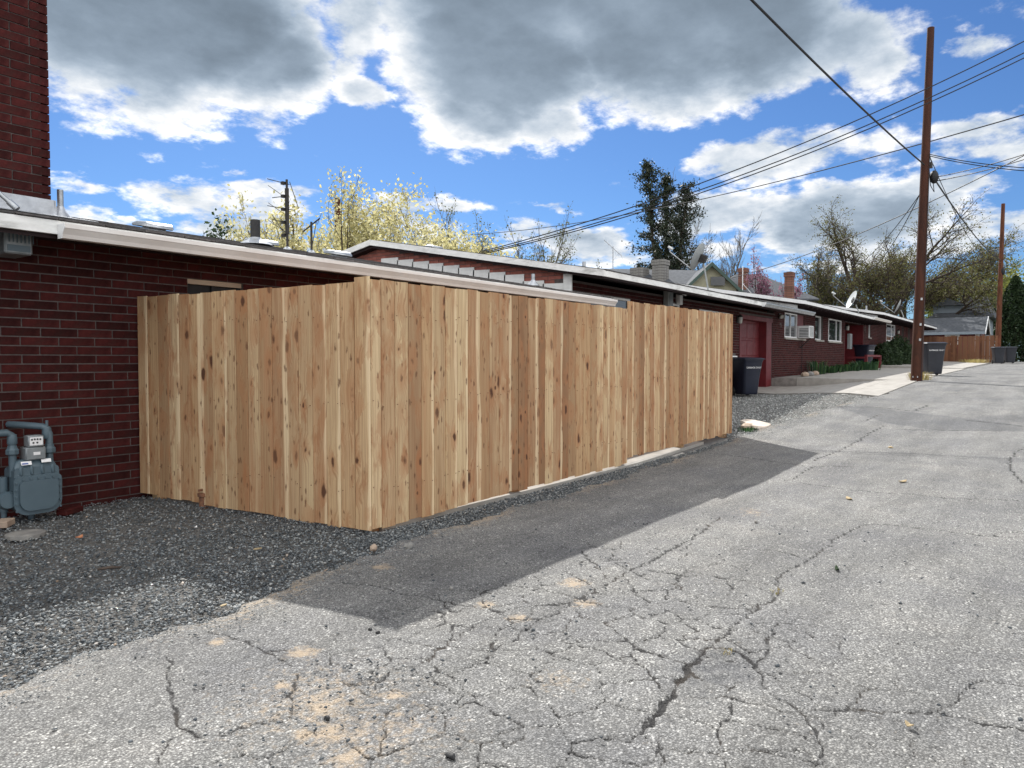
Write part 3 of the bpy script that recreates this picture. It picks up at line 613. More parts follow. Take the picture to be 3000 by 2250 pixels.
# concrete: pad inside the fence, garage apron, raised walk
def slab(name, label, poly, zf, thick=0.12, m='concrete', cuts=None):
    mb = MB(); n = len(poly)
    top = [(x, y, zf(x, y)) for x, y in poly]; bot = [(x, y, zf(x, y)-thick) for x, y in poly]
    mb.add(top+bot, [tuple(range(n)), tuple(range(2*n-1, n-1, -1))] + [(i, n+i, n+(i+1) % n, (i+1) % n) for i in range(n)])
    o = mb.build(name, MATS[m]); tag(o, label, 'concrete', kind='structure'); return o
slab('concrete_pad', 'pale concrete pad inside the new fence', [(3.95, FY+.05), (6.5, FY+.02), (8.2, FY+.0), (10.5, FY+.06), (10.5, 6.98), (3.7, 6.98)], lambda x, y: float(g(x, y))+0.004, 0.10)
def apz(x, y): return float(g(x, y)) + 0.012
for i in range(6):                                              # apron in strips so that it follows the fall of the ground
    y0 = 3.18 + i*(7.84-3.18)/6; y1 = 3.18 + (i+1)*(7.84-3.18)/6
    xl = lambda y: 18.5 + (y-3.18)*0.83
    slab('concrete_apron', 'concrete driveway apron sloping down to the red garage door', [(xl(y0), y0), (25.0, y0), (25.0, y1-.008), (xl(y1), y1-.008)], apz, 0.10)
def wz(x, y): return float(ga(x)) - 0.02 + 0.0*y
for i in range(5):
    x0 = 25.02 + i*3.0
    o = slab('concrete_walk', 'raised concrete walk in front of the middle brick houses', [(x0, 3.2), (x0+2.99, 3.2), (x0+2.99, 6.75), (x0, 6.75)], lambda x, y: float(ga(x)) + (0.0 if y < 4 else 0.02), 0.50)
o = slab('concrete_walk', 'raised concrete walk and step at the far brick house', [(40.03, 3.35), (59.5, 3.35), (59.5, 7.55), (40.03, 7.55)], lambda x, y: float(ga(x)) + (0.02 if y < 4.5 else 0.16), 0.5)
o = slab('planting_bed', 'dark soil bed between concrete walk and brick wall', [(25.02, 6.76), (40.0, 6.76), (40.0, 7.6), (25.02, 7.6)], lambda x, y: float(ga(x))+0.0, 0.5, 'concrete_edge')

# ------------------------------------------------------------------ brick walls
BL, BH = 0.2985, 0.0775                          # course length and height
_bm = MB().box((0, 0, 0), (BL-0.011, 0.06, BH-0.011)); 
def _mk(mb, nm, m):
    me = bpy.data.meshes.new(nm); me.from_pydata(mb.v, [], mb.f); me.materials.append(m)
    a = me.attributes.new('tone', 'FLOAT', 'FACE'); a.data.foreach_set('value', np.full(len(mb.f), .5, dtype=np.float32)); return me
BRICK = {}
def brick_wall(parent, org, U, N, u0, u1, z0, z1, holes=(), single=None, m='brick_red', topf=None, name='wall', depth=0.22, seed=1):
    """mortar backing with bricks standing 6 mm proud; single(u,z) picks the ones built one by one. u runs along U from org"""
    rq = random.Random(seed); org = Vector(org); U = Vector(U).normalized(); N = Vector(N).normalized()
    M3 = Matrix((U, -N, Vector((0, 0, 1)))).transposed()
    us = sorted({u0, u1, *[h[0] for h in holes], *[h[1] for h in holes]}); us = [u for u in us if u0 <= u <= u1]
    zs = sorted({z0, z1, *[h[2] for h in holes], *[h[3] for h in holes]}); zs = [z for z in zs if z0 <= z <= z1]
    mb = MB()
    if topf is None:
        for a, b in zip(us[:-1], us[1:]):
            for c, d in zip(zs[:-1], zs[1:]):
                cu, cz = (a+b)/2, (c+d)/2
                if any(h[0] < cu < h[1] and h[2] < cz < h[3] for h in holes): continue
                p = org + U*cu - N*(depth/2 + 0.006); mb.box((p.x, p.y, cz), (b-a, depth, d-c), M3)
    else:
        pol = [org + U*u0, org + U*u1]; k = 12
        pp = [org + U*u0 - N*.006 + Vector((0, 0, z0-org.z)), org + U*u1 - N*.006 + Vector((0, 0, z0-org.z))]
        pp += [org + U*(u1 + (u0-u1)*i/k) - N*.006 + Vector((0, 0, topf(u1 + (u0-u1)*i/k)-org.z)) for i in range(k+1)]
        mb.prism(pp, -N*depth)
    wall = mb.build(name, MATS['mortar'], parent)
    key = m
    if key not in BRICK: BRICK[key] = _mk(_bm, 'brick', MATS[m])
    rest = MB(); nrow = int(math.ceil((z1-z0)/BH)); nsing = 0
    for r in range(nrow):
        zc = z0 + (r+0.5)*BH
        if zc + BH*.5 > z1 + 0.02 and topf is None: continue
        off = (r % 2)*BL*0.5 + rq.uniform(-.012, .012)
        k0 = int(math.floor((u0-off)/BL)) - 1
        for k in range(k0, k0 + int((u1-u0)/BL) + 4):
            a, b = off + k*BL, off + (k+1)*BL
            segs = [(max(a, u0), min(b, u1))]
            for h in holes:
                if h[2] - BH*.45 < zc < h[3] + BH*.45:
                    ns = []
                    for s0, s1 in segs:
                        if s1 <= h[0] or s0 >= h[1]: ns.append((s0, s1))
                        else:
                            if s0 < h[0]: ns.append((s0, h[0]))
                            if s1 > h[1]: ns.append((h[1], s1))
                    segs = ns
            for s0, s1 in segs:
                if s1 - s0 < 0.03: continue
                cu = (s0+s1)/2
                if topf is not None and zc + BH*.5 > topf(cu) - .004: continue
                dp = rq.uniform(-.0018, .0018)
                p = org + U*cu - N*(0.03 + dp); p.z = zc
                if single is not None and single(cu, zc) and nsing < 299:
                    nsing += 1
                    full = abs((s1-s0) - BL) < .002
                    me = BRICK[key]
                    mw = Matrix.Translation(p) @ M3.to_4x4() @ Matrix.Diagonal((1 if full else (s1-s0-.011)/(BL-.011), 1, 1, 1))
                    mesh_obj('brick', me, None, wall, mw)
                else:
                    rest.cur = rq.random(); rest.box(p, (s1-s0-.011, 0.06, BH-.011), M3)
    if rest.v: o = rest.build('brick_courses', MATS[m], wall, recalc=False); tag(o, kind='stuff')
    return wall

def gutter(parent, x0, x1, y, z, m='gutter_white', w_=0.12, h_=0.11, name='gutter'):
    """K-style gutter along X; y is the fascia face, z the top"""
    prof = [(0, 0), (0, -h_), (-w_*.62, -h_), (-w_*.72, -h_*.72), (-w_*.95, -h_*.35), (-w_, -h_*.30), (-w_, 0), (-w_+.012, 0), (-w_+.012, -.012), (-w_+.02, -h_*.3), (-w_*.6, -h_+.012), (-.012, -h_+.012), (-.012, 0)]
    mb = MB(); mb.prism([(x0+.004, y+a, z+b) for a, b in prof], (x1-x0-.008, 0, 0)); o = mb.build(name, MATS[m], parent)
    ec = MB(); cap = [(0, 0.002), (0, -h_-.002), (-w_*.62, -h_-.002), (-w_*.72, -h_*.72), (-w_-.002, -h_*.32), (-w_-.002, .002)]
    for xx in (x0, x1-.004): ec.prism([(xx, y+a, z+b) for a, b in cap], (.004, 0, 0))
    ec.build('end_cap', MATS['white_paint'], o)
    return o
def gable_roof(parent, x0, x1, ye, ze, slope, yr, th=0.05, fascia_h=0.118, rake=True, fm='weathered_white', yb=None):
    """low gable whose ridge runs along X: near eave at y=ye, top edge z=ze; ridge at y=yr"""
    zr = ze + slope*(yr-ye); yb = yb or (2*yr - ye); zb = zr - slope*(yb-yr)
    mb = MB()
    mb.prism([(x0, ye, ze), (x0, yr, zr), (x0, yb, zb), (x0, yb, zb-th), (x0, yr, zr-th), (x0, ye, ze-th)], (x1-x0, 0, 0))
    roof = mb.build('roof', MATS['shingle'], parent)
    sf = MB(); d = 0.16
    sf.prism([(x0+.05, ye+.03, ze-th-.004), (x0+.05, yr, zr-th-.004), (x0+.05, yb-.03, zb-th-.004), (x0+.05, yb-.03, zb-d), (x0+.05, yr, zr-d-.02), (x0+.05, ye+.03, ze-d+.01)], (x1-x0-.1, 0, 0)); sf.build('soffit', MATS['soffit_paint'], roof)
    fa = MB(); fa.bb(x0+.003, x1-.003, ye-.012, ye+.024, ze-fascia_h, ze-.012); fa.build('fascia', MATS[fm], roof)
    if rake:
        for xx, s in ((x0, -1), (x1, 1)):
            rk = MB(); a = xx + (-.02 if s < 0 else -.012)
            rk.prism([(a, ye-.014, ze-.004), (a, yr, zr-.004), (a, yr, zr-fascia_h-.01), (a, ye-.014, ze-fascia_h-.002)], (.032, 0, 0)); rk.build('rake_board', MATS[fm], roof)
            rk = MB(); rk.prism([(a, yr+.004, zr-.004), (a, yb, zb-.004), (a, yb, zb-fascia_h), (a, yr+.004, zr-fascia_h-.01)], (.032, 0, 0)); rk.build('rake_board', MATS[fm], roof)
    # shingle courses: thin ragged rows laid over the deck
    sh = MB(); rq = random.Random(int(x0*7)+3)
    ny = int((yr-ye)/0.42); L = math.hypot(1, slope)
    for j in range(ny):
        ya = ye - .022 + j*.42; x = x0 - .015
        while x < x1 - .05:
            w_ = rq.choice((.30, .33, .36)); xb = min(x + w_, x1 + .015)
            sh.cur = rq.random(); lift = rq.uniform(.003, .010); yj = ya + rq.uniform(-.006, .006)
            za = ze + slope*(yj-ye) + .006 + lift; zt = ze + slope*(ya+.44-ye) + .004
            sh.add([(x+.004, yj, za), (xb-.004, yj, za), (xb-.004, ya+.44, zt), (x+.004, ya+.44, zt), (x+.004, yj, za-.014), (xb-.004, yj, za-.014)], [(0, 1, 2, 3), (4, 5, 1, 0), (5, 2, 1), (4, 0, 3)])
            x = xb
    o = sh.build('shingles', MATS['shingle'], roof, recalc=False); tag(o, kind='stuff')
    x = x0 + .35
    while x < x1 - .2 and x0 > 20:
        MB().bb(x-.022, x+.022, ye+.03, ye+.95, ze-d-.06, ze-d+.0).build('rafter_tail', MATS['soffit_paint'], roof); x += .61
    return roof
def window(parent, x0, x1, z0, z1, y, mull=(), frame='white_paint', fw=.045, recess=.05, transom=(), sill=True, glass='window_glass'):
    """window in the wall plane y (houses lie at larger y)"""
    f = MB()
    yf = y + recess
    for a, b, c, d in ((x0, x0+fw, z0, z1), (x1-fw, x1, z0, z1), (x0+fw, x1-fw, z1-fw, z1), (x0+fw, x1-fw, z0, z0+fw)): f.bb(a, b, yf-.03, yf+.05, c, d)
    for q in mull: f.bb(q-.016, q+.016, yf-.02, yf+.04, z0+fw, z1-fw)
    for q in transom: f.bb(x0+fw, x1-fw, yf-.018, yf+.038, q-.014, q+.014)
    fo = f.build('window', MATS[frame], parent)
    MB().bb(x0+fw*.8, x1-fw*.8, yf+.012, yf+.02, z0+fw*.8, z1-fw*.8).build('pane', MATS[glass], fo)
    MB().bb(x0, x1, yf+.22, yf+.24, z0, z1).build('curtain', MATS['blind'], fo)
    if sill: MB().bb(x0-.05, x1+.05, y-.06, y+.05, z0-.07, z0-.004).build('sill', MATS['concrete' if frame == 'white_paint' else frame], fo)
    return fo

SL = 0.185
# ---- house 1: the near wall with the gas meter
H1 = thing('brick_house', 'near dark red brick house with white gutter and chimney above the gas meter', 'house', (5, 7.0, 0), 'row of low brick houses')
ZE1 = 2.415; YE1 = 6.37
h1w = (5.15, 6.55, 1.10, 2.02)
p = onY(550, 815, 7.0); q = onY(712, 840, 7.0); h1w = (p[0], q[0], 0.95, p[2])
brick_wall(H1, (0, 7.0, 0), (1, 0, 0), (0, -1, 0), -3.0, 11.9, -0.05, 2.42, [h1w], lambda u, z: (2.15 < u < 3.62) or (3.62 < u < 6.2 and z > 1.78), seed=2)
window(H1, *h1w[:2], h1w[2], h1w[3], 7.0, mull=((h1w[0]+h1w[1])/2,), frame='insect_screen', recess=.08, glass='insect_screen')
MB().bb(h1w[0], h1w[1], 7.03, 7.07, h1w[3]-.05, h1w[3]-.002).build('window_head', MATS['beige_trim'], H1)
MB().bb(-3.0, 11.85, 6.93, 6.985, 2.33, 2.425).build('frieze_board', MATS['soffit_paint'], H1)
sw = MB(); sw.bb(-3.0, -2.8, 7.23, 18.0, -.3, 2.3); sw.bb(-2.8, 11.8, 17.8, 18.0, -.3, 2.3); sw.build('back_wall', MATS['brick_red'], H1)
R1 = gable_roof(H1, -3.4, 11.72, YE1, ZE1, SL, 12.6)
def roof1(y): return ZE1 + SL*(y-YE1)
gx0 = float(onY(182, 640, YE1-.1)[0]); gutter(R1, gx0, 11.66, YE1-.014, ZE1-.045)
# chimney with lead flashing
cx1 = float(onY(146, 400, 7.12)[0]); CH = MB().bb(cx1-1.30, cx1-.07, 7.119, 7.75, roof1(7.1)-.1, 4.6).build('chimney', MATS['mortar'], H1)
_r = random.Random(4)
for face in range(2):
    for r in range(28):
        zc = roof1(7.12)+.12 + (r+.5)*BH
        off = (r % 2)*BL*.5
        for k in range(6):
            a = cx1 - (k+1)*BL + off; b = a + BL
            a = max(a, cx1-1.37); b = min(b, cx1)
            if b - a < .04: continue
            if face == 0:
                mw = Matrix.Translation(((a+b)/2, 7.14+_r.uniform(-.002, .002), zc)) @ Matrix.Diagonal(((b-a-.011)/(BL-.011), 1, 1, 1)); mesh_obj('brick', BRICK['brick_red'] if 'brick_red' in BRICK else None, None, CH, mw)
        if face == 1:
            for k in range(3):
                a = 7.18 + k*BL - off*.5; b = min(a+BL, 7.80); a = max(a, 7.175)
                if b - a < .04: continue
                mw = Matrix.Translation((cx1-.035, (a+b)/2, zc)) @ Matrix.Rotation(math.pi/2, 4, 'Z') @ Matrix.Diagonal(((b-a-.011)/(BL-.011), 1, 1, 1)); mesh_obj('brick', BRICK['brick_red'], None, CH, mw)
fl = MB(); fl.prism([(cx1-1.42, 7.085, roof1(7.085)+.01), (cx1+.03, 7.085, roof1(7.085)+.01), (cx1+.03, 7.10, roof1(7.1)+.155), (cx1-1.42, 7.10, roof1(7.1)+.155)], (0, .012, 0))
fl.prism([(cx1+.018, 7.09, roof1(7.09)+.0), (cx1+.018, 7.85, roof1(7.85)), (cx1+.018, 7.85, roof1(7.85)+.15), (cx1+.018, 7.09, roof1(7.09)+.15)], (.010, 0, 0))
fl.box((cx1-.6, 6.98, roof1(6.98)+.022), (1.75, .26, .006), Matrix.Rotation(math.atan(SL), 3, 'X')); fl.box((cx1+.12, 7.3, roof1(7.3)+.022), (.2, .8, .006), Matrix.Rotation(math.atan(SL), 3, 'X')); fl.build('flashing', MATS['flashing'], CH)

# ---- house 2: higher gable with the stepped flashing, window, garage
H2 = thing('brick_house', 'brick house with stepped white gable flashing and red garage door', 'house', (18, 7.55, 0.2), 'row of low brick houses')
ZE2 = 2.93; YE2 = 6.53; W2 = 7.55
gd = (21.95, 24.45, 0.28, 2.55)
def wr(px0, py0, px1, py1, Y): a = onY(px0, py0, Y); b = onY(px1, py1, Y); return (float(a[0]), float(b[0]), float(b[2]), float(a[2]))
w2a = (10.2, 11.2, 1.1, 2.0)
w2 = wr(1740, 862, 1846, 905, W2); w2 = (12.25, w2[1], 1.15, w2[3])
w2b = wr(1966, 888, 1988, 905, W2); w2b = (w2b[0], w2b[1]+.05, w2b[3]-.55, w2b[3])
w2c = wr(2049, 906, 2138, 920, W2); w2c = (w2c[0], w2c[1], 1.1, w2c[3])
w2d = wr(2120, 1042, 2155, 1092, W2)
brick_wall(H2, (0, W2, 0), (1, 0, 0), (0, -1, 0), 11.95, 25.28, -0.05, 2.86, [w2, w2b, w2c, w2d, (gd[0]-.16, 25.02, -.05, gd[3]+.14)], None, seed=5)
for ww, mm in ((w2, (w2[0]+(w2[1]-w2[0])*.62,)), (w2b, ()), (w2c, ()), (w2d, ())): window(H2, ww[0], ww[1], ww[2], ww[3], W2, mull=mm, recess=.03 if ww is not w2d else -.02, sill=ww is not w2d)
# garage door
fr = MB(); fr.bb(gd[0]-.15, gd[0], W2-.01, W2+.32, .2, gd[3]+.13); fr.bb(gd[0], 25.0, W2-.01, W2+.32, gd[3], gd[3]+.13); fr.build('garage_frame', MATS['red_paint'], H2)
jb = MB(); jb.bb(gd[1]+.0, 25.0, W2+.02, W2+.32, .2, gd[3]+.13); jb.build('garage_jamb', MATS['red_paint'], H2)
GD = MB().bb(gd[0], gd[1], W2+.27, W2+.30, gd[2]-.1, gd[3]).build('garage_door', MATS['red_paint'], H2)
for i in range(4):
    for j in range(4):
        x0 = gd[0] + .05 + i*(gd[1]-gd[0]-.04)/4; x1 = x0 + (gd[1]-gd[0]-.04)/4 - .05; z0 = gd[2] + .05 + j*(gd[3]-gd[2]-.06)/4; z1 = z0 + (gd[3]-gd[2]-.06)/4 - .05
        pm = MB(); pm.add([(x0, W2+.269, z0), (x1, W2+.269, z0), (x1, W2+.269, z1), (x0, W2+.269, z1), (x0+.03, W2+.252, z0+.03), (x1-.03, W2+.252, z0+.03), (x1-.03, W2+.252, z1-.03), (x0+.03, W2+.252, z1-.03)], [(4, 5, 6, 7), (0, 1, 5, 4), (1, 2, 6, 5), (2, 3, 7, 6), (3, 0, 4, 7)]); pm.build('panel', MATS['red_paint'], GD)
R2 = gable_roof(H2, 11.68, 25.85, YE2, ZE2, SL, 12.6)
def roof2(y): return ZE2 + SL*(y-YE2)
gutter(R2, 20.6, 25.9, YE2-.014, ZE2-.03, 'galvanised')
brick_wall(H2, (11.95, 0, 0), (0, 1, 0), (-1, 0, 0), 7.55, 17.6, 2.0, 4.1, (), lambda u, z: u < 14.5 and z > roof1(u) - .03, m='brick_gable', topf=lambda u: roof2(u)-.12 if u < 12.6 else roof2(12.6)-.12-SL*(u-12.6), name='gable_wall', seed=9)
ct = MB(); ct.bb(11.925, 11.955, 7.36, 7.545, roof1(7.5)-.05, roof2(7.45)-.155); ct.build('corner_board', MATS['weathered_white'], H2)
# stepped flashing where the lower roof meets the gable wall
y = 7.55; st = 0
while y < 12.4:
    wdt = random.uniform(.40, .52); zt = roof1(y) + .085 + .012*random.random(); zt = round((zt-2.0)/BH)*BH + 2.0 + .04
    MB().prism([(11.926, y, roof1(y)-.02), (11.926, y+wdt+.03, roof1(y+wdt)-.02), (11.926, y+wdt+.03, zt+.05), (11.926, y, zt+.035)], (.012, 0, 0)).build('step_flashing', MATS['weathered_white'], H2); y += wdt
sw = MB(); sw.bb(25.05, 25.25, 7.6, 17.4, -.3, 2.8); sw.bb(11.95, 25.25, 17.4, 17.6, -.3, 2.8); sw.build('back_wall', MATS['brick_red'], H2)

# ---- house 3
H3 = thing('brick_house', 'brick house with air conditioner window and red covered doorway', 'house', (32, 7.6, 0.8), 'row of low brick houses')
ZE3 = 3.29; W3 = 7.6; YE3 = 6.65
a3 = wr(2299, 915, 2334, 991, W3); ac_w = (a3[1], a3[1]+1.0, a3[2], a3[3]); s3 = wr(2390, 924, 2404, 996, W3); b3 = wr(2427, 933, 2463, 1002, W3); d3 = wr(2472, 942, 2528, 1075, W3)
hol = [(a3[0], ac_w[1], a3[2], a3[3]), (s3[0]-.05, s3[1]+.35, s3[2], s3[3]), b3, (d3[0]+.25, 40.0, .3, d3[3]+.03)]
brick_wall(H3, (0, W3, 0), (1, 0, 0), (0, -1, 0), 25.30, 40.15, .35, 3.22, hol, None, seed=7)
window(H3, a3[0], a3[1], a3[2], a3[3], W3, mull=((a3[0]*.5+a3[1]*.5),), recess=.02)
MB().bb(a3[1]+.004, ac_w[1], W3+.03, W3+.07, a3[2], a3[3]).build('shutter_panel', MATS['red_paint'], H3)
MB().bb(a3[1], ac_w[1]+.1, W3-.05, W3+.05, a3[2]-.07, a3[2]-.004).build('sill', MATS['concrete'], H3)
window(H3, s3[0]-.05, s3[1]+.33, s3[2], s3[3], W3, recess=.10); window(H3, b3[0], b3[1], b3[2], b3[3], W3, mull=((b3[0]*.36+b3[1]*.64),), recess=.01)
dr = MB(); dr.bb(d3[0]+.25, 40.0, W3+.85, W3+.90, .5, d3[3]+.03); dr.bb(d3[0]+.25, d3[0]+.29, W3, W3+.85, .5, d3[3]); dr.bb(39.96, 40.0, W3, W3+.85, .5, d3[3]); dr.build('porch_recess', MATS['red_paint'], H3)
DO = MB().bb(d3[0]+.5, d3[0]+1.4, W3+.80, W3+.845, .85, 2.9).build('door', MATS['red_paint'], H3); MB().sphere((d3[0]+1.3, W3+.77, 1.85), .035).build('handle', MATS['aluminium'], DO)
R3 = gable_roof(H3, 25.70, 41.2, YE3, ZE3, SL, 12.6, fm='white_paint')
def roof3(y): return ZE3 + SL*(y-YE3)
gutter(R3, 37.0, 41.25, YE3-.014, ZE3-.02)
brick_wall(H3, (25.98, 0, 0), (0, 1, 0), (-1, 0, 0), 7.6, 17.6, 2.4, 4.4, (), None, m='brick_gable', topf=lambda u: roof3(u)-.12 if u < 12.6 else roof3(12.6)-.12-SL*(u-12.6), name='gable_wall', seed=19)
MB().prism([(25.94, 7.0, roof2(7.0)+.02), (25.94, 12.4, roof2(12.4)+.02), (25.94, 12.4, roof3(12.4)-.18), (25.94, 7.0, roof3(7.0)-.18)], (.02, 0, 0)).build('gable_cladding', MATS['white_paint'], H3)
# ---- house 4
H4 = thing('brick_house', 'farthest brick house with two red doors and round shrubs', 'house', (50, 7.6, 1.0), 'row of low brick houses')
ZE4 = 3.64; W4 = 7.6
s4 = wr(2545, 935, 2551, 989, W4); b4 = wr(2597, 948, 2621, 1001, W4); d4 = wr(2640, 957, 2668, 1052, W4)
brick_wall(H4, (0, W4, 0), (1, 0, 0), (0, -1, 0), 40.2, 58.8, .6, 3.55, [(s4[0], s4[0]+.5, s4[2], s4[3]), b4, (d4[0], d4[0]+1.1, .6, d4[3]), (d4[0]+2.6, d4[0]+3.7, .6, d4[3])], None, seed=8)
window(H4, s4[0], s4[0]+.5, s4[2], s4[3], W4, recess=.06); window(H4, b4[0], b4[1], b4[2], b4[3], W4, mull=(b4[0]*.35+b4[1]*.65,), transom=(b4[2]*.7+b4[3]*.3,), recess=.02)
for k in (0, 2.6):
    dd = MB().bb(d4[0]+k, d4[0]+k+1.1, W4+.15, W4+.2, .9, d4[3]).build('door', MATS['red_paint'], H4); MB().sphere((d4[0]+k+.95, W4+.12, 1.95), .04).build('handle', MATS['aluminium'], dd)
R4 = gable_roof(H4, 40.0, 60.3, 6.65, ZE4, SL, 12.6, fm='white_paint')
def roof4(y): return ZE4 + SL*(y-6.65)
brick_wall(H4, (40.3, 0, 0), (0, 1, 0), (-1, 0, 0), 7.6, 17.6, 2.6, 4.7, (), None, m='brick_gable', topf=lambda u: roof4(u)-.12 if u < 12.6 else roof4(12.6)-.12-SL*(u-12.6), name='gable_wall', seed=29)
MB().prism([(40.26, 7.0, roof3(7.0)+.02), (40.26, 12.4, roof3(12.4)+.02), (40.26, 12.4, roof4(12.4)-.18), (40.26, 7.0, roof4(7.0)-.18)], (.02, 0, 0)).build('gable_cladding', MATS['white_paint'], H4)
# ------------------------------------------------------------------ the new cedar fence
FE = thing('cedar_fence', 'new cedar plank privacy fence, stepped, round the concrete pad', 'fence', (FB[0], FB[1], 0.0))
rf = random.Random(21)
nails = MB()
def picket_mesh(w_, h_, t_, lean, ragged):
    c = .0035; x0, x1, y0, y1 = -w_/2, w_/2, -t_/2, t_/2
    prof = [(x0+c, y0), (x1-c, y0), (x1, y0+c), (x1, y1-c), (x1-c, y1), (x0+c, y1), (x0, y1-c), (x0, y0+c)]
    vs = [(x, y, 0.0) for x, y in prof] + [(x*.995 + lean, y, h_ + ragged*x/w_) for x, y in prof]
    me = bpy.data.meshes.new('picket'); me.from_pydata(vs, [], [tuple(range(7, -1, -1)), tuple(range(8, 16))] + [(i, (i+1) % 8, 8+(i+1) % 8, 8+i) for i in range(8)]); me.materials.append(MATS['cedar']); return me
def run(A, B, ang, edges, topf, botf, rails, normal, post_side=1):
    """pickets between running distances `edges`, front face on the line A-B"""
    A = np.array(A, float); d = (np.array(B, float)-A); L = np.linalg.norm(d); d /= L; nrm = np.array(normal, float)
    for a, b in zip(edges[:-1], edges[1:]):
        s = (a+b)/2; w_ = b - a - .0034; zt = topf(s) + rf.uniform(-.007, .007); zb = botf(s) + rf.uniform(-.012, .010)
        c = A + d*s - nrm*(.008 + rf.uniform(-.0025, .003))
        me = picket_mesh(w_, zt-zb, .016, rf.uniform(-.0006, .0006), rf.uniform(-.004, .004))
        mw = Matrix.Translation((c[0], c[1], zb)) @ Matrix.Rotation(ang + rf.uniform(-.012, .012), 4, 'Z')
        mesh_obj('picket', me, None, FE, mw)
        for zr in rails:
            for k in (-.36, .36):
                if rf.random() < .2: continue
                p = A + d*(s + k*(b-a) + rf.uniform(-.006, .006)) + nrm*.0035; z = zb + zr + rf.uniform(-.025, .025)
                nails.box((p[0], p[1], z), (.0052, .0075, .0052), Matrix.Rotation(ang, 3, 'Z'))
    for zr in rails:
        a0 = A + d*.05 - nrm*.037; b0 = A + d*(edges[-1]-.05) - nrm*.037
        MB().bar((a0[0], a0[1], botf(0)+zr), (b0[0], b0[1], botf(edges[-1])+zr), .038, .085).build('rail', MATS['cedar'], FE)
# short side, from the brick wall to the corner
LS = float(np.linalg.norm(FB-FA)); ang_s = math.atan2(*(FB-FA)[::-1])
e1 = [0.0]
for i in range(19): e1.append(e1[-1] + rf.uniform(.139, .152))
e1 = [e*(LS-.005)/e1[-1] for e in e1]
dS = (FB-FA)/LS; nS = np.array([dS[1], -dS[0]])
if nS[0] > 0: nS = -nS
run(FA, FB, ang_s, e1, lambda s: 1.895 + .0*s - .012*s/LS, lambda s: .035 + .0 - .03*s/LS, (.30, .95, 1.62), nS)
# long side, two panels
PX = 7.93
e2 = [-.012, .148 + .03]
n1 = 28
e2 = [0.0, .105]
while e2[-1] < PX - FB[0] - .09: e2.append(e2[-1] + rf.uniform(.138, .155))
sc = (PX-FB[0])/e2[-1]; e2 = [e*sc for e in e2]
run(FB, (PX, FY), 0.0, e2, lambda s: 1.905 + .012*s/4.1, lambda s: .018 + .034*min(1, max(0, (s-.3)/1.0)), (.30, .95, 1.62), np.array([0, -1.0]))
PXE = 11.53
e3 = [0.0]
while e3[-1] < PXE - PX - .09: e3.append(e3[-1] + rf.uniform(.138, .155))
sc = (PXE-PX-.003)/e3[-1]; e3 = [.003 + e*sc for e in e3]
run((PX, FY), (PXE, FY), 0.0, e3, lambda s: 2.005 + .018*s/3.6, lambda s: .125 + .012*s/3.6, (.30, .95, 1.62), np.array([0, -1.0]))
# corner board stands a little taller, covering the joint
me = picket_mesh(.145, 1.905, .018, 0, .002); cpos = FB - dS*.070 + nS*.014
mesh_obj('picket', me, None, FE, Matrix.Translation((cpos[0], cpos[1], .018)) @ Matrix.Rotation(ang_s, 4, 'Z'))
for i, (x, y, h_) in enumerate(((FA[0]+.12, FA[1]-.15, 1.8), (FB[0]+.10, FB[1]+.10, 1.85), (5.75, FY+.10, 1.85), (PX-.02, FY+.11, 1.93), (9.75, FY+.10, 1.93), (PXE-.08, FY+.10, 1.95))):
    MB().bb(x-.045, x+.045, y-.045+.02, y+.045+.02, float(g(x, y))-.3, h_).build('post', MATS['cedar'], FE)
o = nails.build('nail_heads', MATS['rust'], FE, recalc=False); tag(o, kind='stuff')

# ------------------------------------------------------------------ gas meter on the near wall
gm = onY(92, 1300, 6.72); gx = float(gm[0]); gy = 6.70; gz0 = .03
GM = thing('gas_meter', 'slate blue gas meter with pipes against the near brick wall', 'gas meter', (gx, gy, float(g(gx, gy))))
def rbox(name, m, x0, x1, y0, y1, z0, z1, parent, bev=.03): return MB().bb(x0, x1, y0, y1, z0, z1).build(name, MATS[m], parent, bevel=bev, smooth=True)
bw = .175
body = MB()
def rr_prof(hw, z0, z1, rb, rt, n=6):
    P = []
    for cx, cz, r, a0 in ((hw-rb, z0+rb, rb, -90), (hw-rt, z1-rt, rt, 0), (-hw+rt, z1-rt, rt, 90), (-hw+rb, z0+rb, rb, 180)):
        for k in range(n+1): t = math.radians(a0 + 90*k/n); P.append((cx + r*math.cos(t), cz + r*math.sin(t)))
    return P
zb = gz0 + .035
body.prism([(gx+a, gy-.08, b) for a, b in rr_prof(bw-.012, zb, zb+.37, .09, .03)], (0, .20, 0)); BO = body.build('body', MATS['meter_paint'], GM, smooth=True)
plate = MB(); plate.prism([(gx+a, gy-.10, b) for a, b in rr_prof(bw, zb-.01, zb+.30, .10, .035)], (0, .018, 0)); PL = plate.build('front_plate', MATS['meter_paint'], BO, smooth=True)
pl2 = MB(); pl2.prism([(gx+a, gy-.125, b) for a, b in rr_prof(bw-.035, zb+.025, zb+.265, .08, .03)], (0, .03, 0)); pl2.build('plate_boss', MATS['meter_paint'], BO, smooth=True)
for k in range(5):
    MB().cyl((gx-bw+.016, gy-.112, zb+.03+.057*k), (gx-bw+.016, gy-.098, zb+.03+.057*k), .009, 8).build('bolt', MATS['meter_paint'], BO)
    MB().cyl((gx+bw-.016, gy-.112, zb+.03+.057*k), (gx+bw-.016, gy-.098, zb+.03+.057*k), .009, 8).build('bolt', MATS['meter_paint'], BO)
for k in range(5): MB().cyl((gx-.11+.055*k, gy-.112, zb+.282), (gx-.11+.055*k, gy-.098, zb+.282), .009, 8).build('bolt', MATS['meter_paint'], BO)
